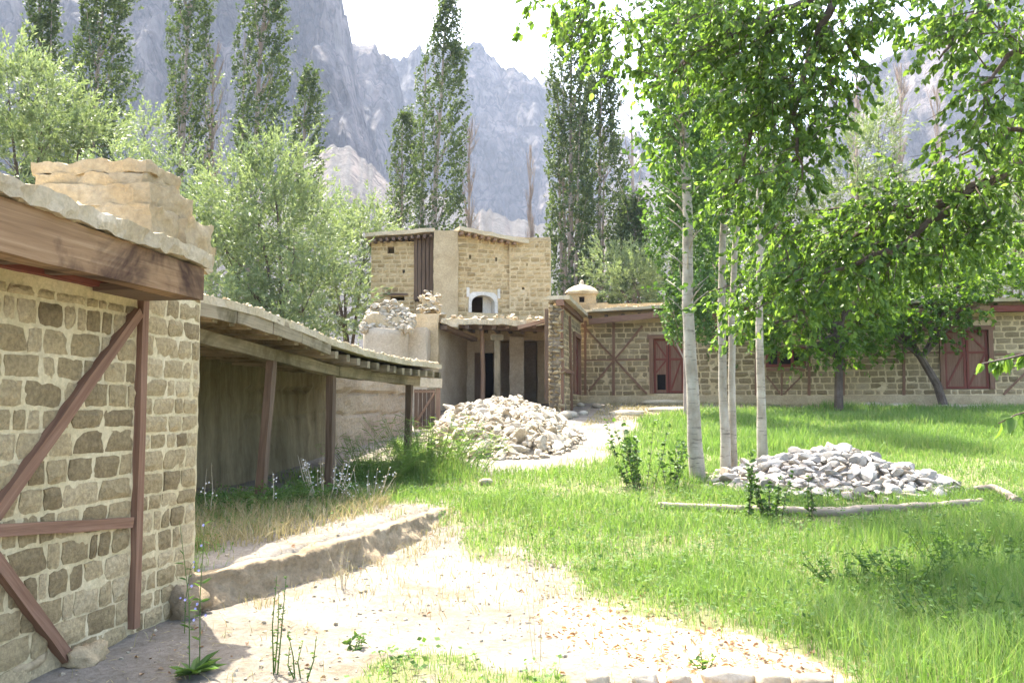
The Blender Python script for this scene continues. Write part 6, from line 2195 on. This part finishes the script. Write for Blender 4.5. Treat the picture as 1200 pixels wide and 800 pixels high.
def build_grass():
    rg = np.random.default_rng(4)
    bands = [(3.2, 6, 1500), (6, 9, 2100), (9, 13, 1350), (13, 18, 850), (18, 24, 480), (24, 29.5, 330)]
    X, Y = [], []
    for a, b, d in bands:
        xm = .62 * b + 1.2
        n = int((b - a) * 2 * xm * d)
        X.append(rg.uniform(-xm, xm, n)); Y.append(rg.uniform(a, b, n))
    X, Y = np.concatenate(X), np.concatenate(Y)
    Z = terrain(X, Y)
    s, l = masks(X, Y, Z, 24, 7, 3)
    fp = footprints(X, Y)
    pat = vn(X * .7, Y * .7, 0, 61) * .6 + vn(X * 2.2, Y * 2.2, 0, 62) * .4
    px, py = project(X, Y, Z)
    wood = inpoly(px, py, [(225, 600), (250, 560), (480, 520), (500, 560), (430, 590), (300, 620)])
    dens = np.clip(1.05 - 1.25 * s - .9 * l, 0.0, 1)
    dens = dens * np.where(pat < -.45, .55, 1)
    worn = smooth(.25, .6, vn(X * 1.5, Y * 1.5, 3, 63)) * .55 * (Y < 15)
    keep = (rg.random(len(X)) < dens * (1 - worn)) & ~fp
    h = (.085 + .09 * np.clip(pat + .5, 0, 1.2)) * rg.uniform(.55, 1.35, len(X))
    tall = inpoly(px, py, [(470, 560), (480, 510), (560, 520), (590, 545), (540, 575)]) | inpoly(px, py, [(960, 720), (1010, 640), (1230, 630), (1260, 830), (960, 830)])
    h = h * np.where(tall, 1.7, 1)
    h = h * np.where(Y > 17, 1.55, 1) * (1 + .5 * np.clip(vn(X * 1.3, Y * 1.3, 0, 66) - .1, 0, 1))
    edge = np.clip(1 - s - l, .25, 1)
    h = h * (.45 + .55 * edge) * np.where((py > 750) & (px < 720), .55, 1)
    w = np.maximum(.0055, .00075 * Y) * rg.uniform(.7, 1.4, len(X))
    k = np.where(keep)[0]
    P = np.stack([X[k], Y[k], Z[k] - .01], 1)
    V, F = blades(P, h[k], w[k], rg)
    tag(mk("grass", np_mesh("grass", V, F), M['grass']), "bright green meadow grass covering the lawn and bank", None, None, "stuff")
    # dry grass: the seam between sand and green, and the terrace under the verandah
    seam = np.clip(1 - np.abs((s + l) - .55) / .5, 0, 1)
    terr = inpoly(px, py, [(222, 650), (228, 598), (340, 596), (420, 580), (470, 575), (450, 598), (330, 634)])
    bank = inpoly(px, py, [(680, 500), (720, 466), (1250, 462), (1250, 482), (780, 486)])
    weedy = inpoly(px, py, [(400, 700), (520, 640), (600, 645), (690, 690), (640, 720), (480, 720)])
    dd = seam * .16 + terr * .75 + bank * .9 + weedy * .12 + l * .10 + worn * .22 * (1 - s)
    ld, la = ledge_sd(X, Y)
    foot = ((ld > -.05) & (ld < .45) & (la > 1.2) & (la < LS[-1])) * (.10 + .5 * (vn(X * 3, Y * 3, 0, 88) > 0))
    dd = dd + foot
    keep = (rg.random(len(X)) < dd * .55) & ~fp & (Y > 4)
    k = np.where(keep)[0]
    hh = np.where(terr[k], .17, .08) * rg.uniform(.5, 1.4, len(k))
    V, F = blades(np.stack([X[k], Y[k], Z[k] - .01], 1), hh, w[k], rg, .7)
    tag(mk("dry_grass", np_mesh("dry_grass", V, F), M['dry']), "straw coloured dry grass along the edge of the sand", None, None, "stuff")
    # clover-like low leaves among the grass
    k = np.where((rg.random(len(X)) < dens * .06) & ~fp & (Y < 15))[0]
    k = np.repeat(k, 3)
    P = np.stack([X[k] + rg.normal(0, .03, len(k)), Y[k] + rg.normal(0, .03, len(k)), Z[k] + rg.uniform(.02, .14, len(k))], 1)
    A = rg.normal(0, 1, (len(k), 3)); A[:, 2] = np.abs(A[:, 2]) * .3
    N = rg.normal(0, .4, (len(k), 3)); N[:, 2] += 1
    L = rg.uniform(.025, .055, len(k))
    V, F = leaf_arrays(P, A, N, L, L * .7, False)
    tag(mk("meadow_herbs", np_mesh("meadow_herbs", V, F), M['leaf_weed']), "small broad herb leaves mixed through the lawn", None, None, "stuff")
    # fallen leaves and straw
    n = 60000
    X2, Y2 = rg.uniform(-4, 5, n), rg.uniform(4.4, 13, n)
    Z2 = terrain(X2, Y2)
    s2, l2 = masks(X2, Y2, Z2, 16, 4, 9)
    fp2 = footprints(X2, Y2)
    patch = smooth(-.1, .5, vn(X2 * 1.2, Y2 * 1.2, 0, 77))
    k = np.where((rg.random(n) < l2 * .28 + .016 * s2 * (.3 + patch)) & ~fp2)[0]
    A = rg.normal(0, 1, (len(k), 3)); A[:, 2] *= .15
    N = rg.normal(0, .3, (len(k), 3)); N[:, 2] += 1
    L = rg.uniform(.02, .055, len(k))
    V, F = leaf_arrays(np.stack([X2[k], Y2[k], Z2[k] + .012], 1), A, N, L, L * .55, True, .3, .3)
    tag(mk("leaf_litter", np_mesh("leaf_litter", V, F), M['litter']), "orange brown fallen leaves strewn at the edge of the sand", None, None, "stuff")
    patch = smooth(-.1, .5, vn(X2 * 1.2, Y2 * 1.2, 0, 77))
    k = np.where((rg.random(n) < s2 * (.03 + .14 * patch)) & ~fp2)[0]
    A = rg.normal(0, 1, (len(k), 3)); A[:, 2] *= .12
    N = rg.normal(0, .3, (len(k), 3)); N[:, 2] += 1
    L = rg.uniform(.05, .16, len(k))
    V, F = leaf_arrays(np.stack([X2[k], Y2[k], Z2[k] + .010], 1), A, N, L, np.full(len(k), .005), False)
    tag(mk("straw", np_mesh("straw", V, F), M['dry']), "bits of straw lying on the sandy path", None, None, "stuff")
    mb = MB()
    k = np.where((rg.random(n) < s2 * .05) & ~fp2)[0]
    for i in k:
        v, f = random.choice(ROCKS)
        m = Matrix.Translation((X2[i], Y2[i], Z2[i] + .003)) @ rand_rot(.5) @ Matrix.Scale(random.choice((.012, .018, .024, .04)), 4)
        mb.add([m @ Vector(p) for p in v], f)
    tag(mb.build("gravel", M['rubble_i']), "small pebbles scattered over the sandy path", None, None, "stuff")
build_grass()

# ---------------------------------------------------------------- weeds and shoots
def weed(name, label, cat, base, h, spread, stems, leaf, mat, seed, group=None, nleaf=16, leafw=.6, flowers=None, stem_mat='leaf_weed', stemr=.004, rosette=0, low=.1, loc=None, fl=.02, tilt=0.0):
    rg = np.random.default_rng(seed); rr = random.Random(seed)
    b = loc if loc is not None else on_ground(*base)
    t = thing(name, label, cat, b, group)
    mb = MB()
    B = []
    FP, FA, FN = [], [], []
    for i in range(stems):
        a = rr.uniform(0, 6.28); r = spread * math.sqrt(rr.random())
        p0 = b + Vector((math.cos(a) * r * .5, math.sin(a) * r * .5, -.02))
        hh = h * rr.uniform(.65, 1.05)
        e = p0 + Vector((math.cos(a) * r * .8 + tilt, math.sin(a) * r * .8, hh))
        mid = p0.lerp(e, .5) + Vector((rr.uniform(-.03, .03), rr.uniform(-.03, .03), 0))
        mb.tube([p0, mid, e], [stemr * 1.3, stemr, stemr * .4], 5)
        if nleaf:
            q = rg.uniform(low, 1, nleaf)
            O = np.array([(p0.lerp(mid, x * 2) if x < .5 else mid.lerp(e, x * 2 - 1))[:] for x in q])
            A = rg.normal(0, 1, (nleaf, 3)); A[:, 2] = rg.uniform(-.2, .7, nleaf)
            N = rg.normal(0, .5, (nleaf, 3)); N[:, 2] += .8
            L = leaf * rg.uniform(.5, 1.2, nleaf)
            B.append((O, A, N, L, L * leafw))
        if flowers:
            for k in range(rr.randint(2, 5)):
                x = rr.uniform(.35, 1)
                c = p0.lerp(mid, x * 2) if x < .5 else mid.lerp(e, x * 2 - 1)
                d = Vector((rr.uniform(-1, 1), rr.uniform(-1, 1), rr.uniform(0, .6))) * .04
                mb.tube([c, c + d], [stemr * .6, stemr * .4], 4)
                c = c + d
                for s in range(8):
                    an = s * .785
                    FP.append(c[:]); FA.append((math.cos(an), math.sin(an) * .6 - .5, math.sin(an))); FN.append((0.1, -1, .4))
    if rosette:
        n = rosette
        an = rg.uniform(0, 6.283, n)
        O = np.tile(np.array(b[:]), (n, 1)); O[:, 2] += .01
        A = np.stack([np.cos(an), np.sin(an), rg.uniform(.2, .9, n)], 1)
        N = np.stack([-np.cos(an) * .4, -np.sin(an) * .4, np.ones(n)], 1)
        L = rg.uniform(.10, .22, n)
        B.append((O, A, N, L, L * .28))
    mb.build("stem", M[stem_mat], t)
    if B: crown_mesh(t, "foliage", M[mat], B, True)
    if FP:
        n = len(FP)
        V, F = leaf_arrays(np.array(FP), np.array(FA), np.array(FN), np.full(n, fl), np.full(n, fl * .5), False)
        mk("flowers", np_mesh("flowers", V, F), M[flowers], t)
    return t

weed("chicory_plant", "tall chicory with lilac flowers and a leafy green rosette by the house shadow", "weed", (226, 792), 1.02, .10, 2, .06, 'leaf_weed', 1, None, 12, .3, 'petal', rosette=34, tilt=-.06, fl=.011, stemr=.003)
weed("chicory_plant", "wiry flowering stalk between the house boulder and the chicory rosette", "weed", (213, 742), .75, .05, 1, .04, 'leaf_weed', 2, None, 8, .3, 'petal', fl=.010, stemr=.003)
weed("wiry_weed", "thin green wiry weed standing alone in the bright sand at the bottom", "weed", (320, 788), .62, .08, 3, .022, 'leaf_weed', 3, None, 44, .6)
weed("wiry_weed", "short thin weed just right of the wiry one at the bottom", "weed", (352, 796), .30, .10, 4, .03, 'leaf_weed', 4, None, 14, .5)
weed("wiry_weed", "pale dry stalk weed in front of the terrace edge", "weed", (402, 690), .42, .16, 7, .02, 'dry', 5, None, 14, .5, None, 'stem_dry', .0025)
weed("wiry_weed", "faint dry stalks in the middle of the sand", "weed", (630, 772), .50, .14, 3, .02, 'dry', 6, None, 8, .4, None, 'stem_dry', .0022)
weed("wilted_weed", "small wilted dark green weed lying in the sand", "weed", (416, 762), .10, .10, 6, .06, 'leaf_weed', 7, None, 5, .5)
weed("wilted_weed", "small dark weed tuft at the lower centre of the sand", "weed", (478, 775), .07, .12, 6, .05, 'leaf_weed', 8, None, 4, .5)
weed("wilted_weed", "little dark plant growing behind the longest kerb stone", "weed", (828, 782), .10, .08, 6, .05, 'leaf_weed', 9, None, 5, .5)
weed("dried_thistle", "white dried thistles in front of the middle verandah post", "weed", (382, 590), .62, .34, 15, .035, 'dry', 10, None, 16, .4, 'petal_white', 'stem_dry', .005, fl=.013)
weed("dried_thistle", "pale dried stalks leaning right of the middle verandah post", "weed", (432, 590), .45, .45, 14, .03, 'dry', 11, None, 12, .4, 'petal_white', 'stem_dry', .004, fl=.012)
weed("dried_thistle", "single thin white-headed stalk near the end of the stone house", "weed", (246, 606), .60, .05, 2, .02, 'dry', 12, None, 6, .4, 'petal_white', 'stem_dry', .003, fl=.013)
weed("dried_thistle", "thin seeded stalk in front of the first leaning post", "weed", (318, 600), .50, .05, 2, .02, 'dry', 13, None, 8, .4, 'petal_white', 'stem_dry', .003, fl=.012)
weed("green_weed", "dark green weeds in the shade at the foot of the first post", "weed", (292, 600), .32, .45, 26, .06, 'leaf_weed', 14, None, 14, .5)
weed("green_weed", "leafy weeds in shade between the first two verandah posts", "weed", (345, 592), .34, .42, 26, .06, 'leaf_weed', 15, None, 14, .5)
weed("green_weed", "bright low weed clump right of the middle verandah post", "weed", (398, 588), .26, .2, 16, .06, 'leaf_weed', 16, None, 12, .5)
weed("tall_grass_tuft", "big feathery grass tuft around the farthest verandah post", "grass tuft", (505, 556), .95, .95, 130, .16, 'grass', 17, None, 9, .05, None, 'grass', .004)
weed("tall_grass_tuft", "feathery grass tuft between the middle and farthest posts", "grass tuft", (440, 566), .75, .75, 90, .15, 'grass', 18, None, 9, .05, None, 'grass', .004)
weed("tall_grass_tuft", "grass tuft at the lower left foot of the rubble heap", "grass tuft", (548, 552), .6, .6, 60, .14, 'grass', 19, None, 9, .05, None, 'grass', .004)
weed("poplar_shoots", "thicket of leafy poplar shoots left of the white trunks", "shoots", (752, 572), 1.05, .42, 13, .075, 'leaf_poplar_near', 20, None, 34, .75, stem_mat='bark_brown')
weed("poplar_shoots", "loose leafy shoots touching the leftmost white trunk", "shoots", (785, 572), .80, .30, 8, .075, 'leaf_poplar_near', 21, None, 26, .75, stem_mat='bark_brown')
weed("poplar_shoots", "tall single leafy shoot in front of the stone pile", "shoots", (874, 610), .98, .10, 3, .065, 'leaf_poplar_near', 22, None, 44, .75, stem_mat='bark_brown')
weed("poplar_shoots", "bushy yellow green shoots in front of the stone pile", "shoots", (905, 608), .62, .22, 9, .065, 'leaf_poplar_near', 23, None, 28, .75, stem_mat='bark_brown')
weed("poplar_shoots", "small leafy shoot before the middle of the stone pile", "shoots", (950, 612), .62, .08, 3, .06, 'leaf_poplar_near', 24, None, 26, .75, stem_mat='bark_brown')
for i, (px, py, h, sp, n, lab) in enumerate([(1000, 690, .34, .34, 22, "leafy herbs at the left edge of the lawn shade"), (1060, 690, .40, .4, 26, "dense dark herbs in the middle of the lawn shade"), (1115, 672, .52, .34, 24, "tallest dark herb clump on the shaded lawn"),
                                             (1180, 682, .44, .4, 22, "herb clump in the lawn shade touching the right edge"), (1125, 740, .40, .5, 26, "broad herb patch in the lower right shade"), (1185, 775, .40, .4, 22, "herb patch at the bottom right corner")]):
    weed("meadow_plant", lab, "plant", (px, py), h, sp, n, .055, 'leaf_weed', 40 + i, "herb clumps on the shaded lawn", 16, .5)

# ---------------------------------------------------------------- air
hz = bpy.data.materials.new("haze air")
hz.use_nodes = True
hn = hz.node_tree
for n_ in list(hn.nodes):
    if n_.type == 'BSDF_PRINCIPLED': hn.nodes.remove(n_)
pv = hn.nodes.new("ShaderNodeVolumePrincipled")
pv.inputs["Color"].default_value = (.70, .81, 1.0, 1)
pv.inputs["Density"].default_value = 0.00020
pv.inputs["Anisotropy"].default_value = 0.0
hn.links.new(pv.outputs[0], hn.nodes["Material Output"].inputs["Volume"])
hb = MB().box((0, 720, 349), (1, 0, 0), (0, 1, 0), (0, 0, 1), (3200, 1600, 702)).build("haze", hz)
tag(hb, "thin bluish air haze filling the valley", None, None, "stuff")
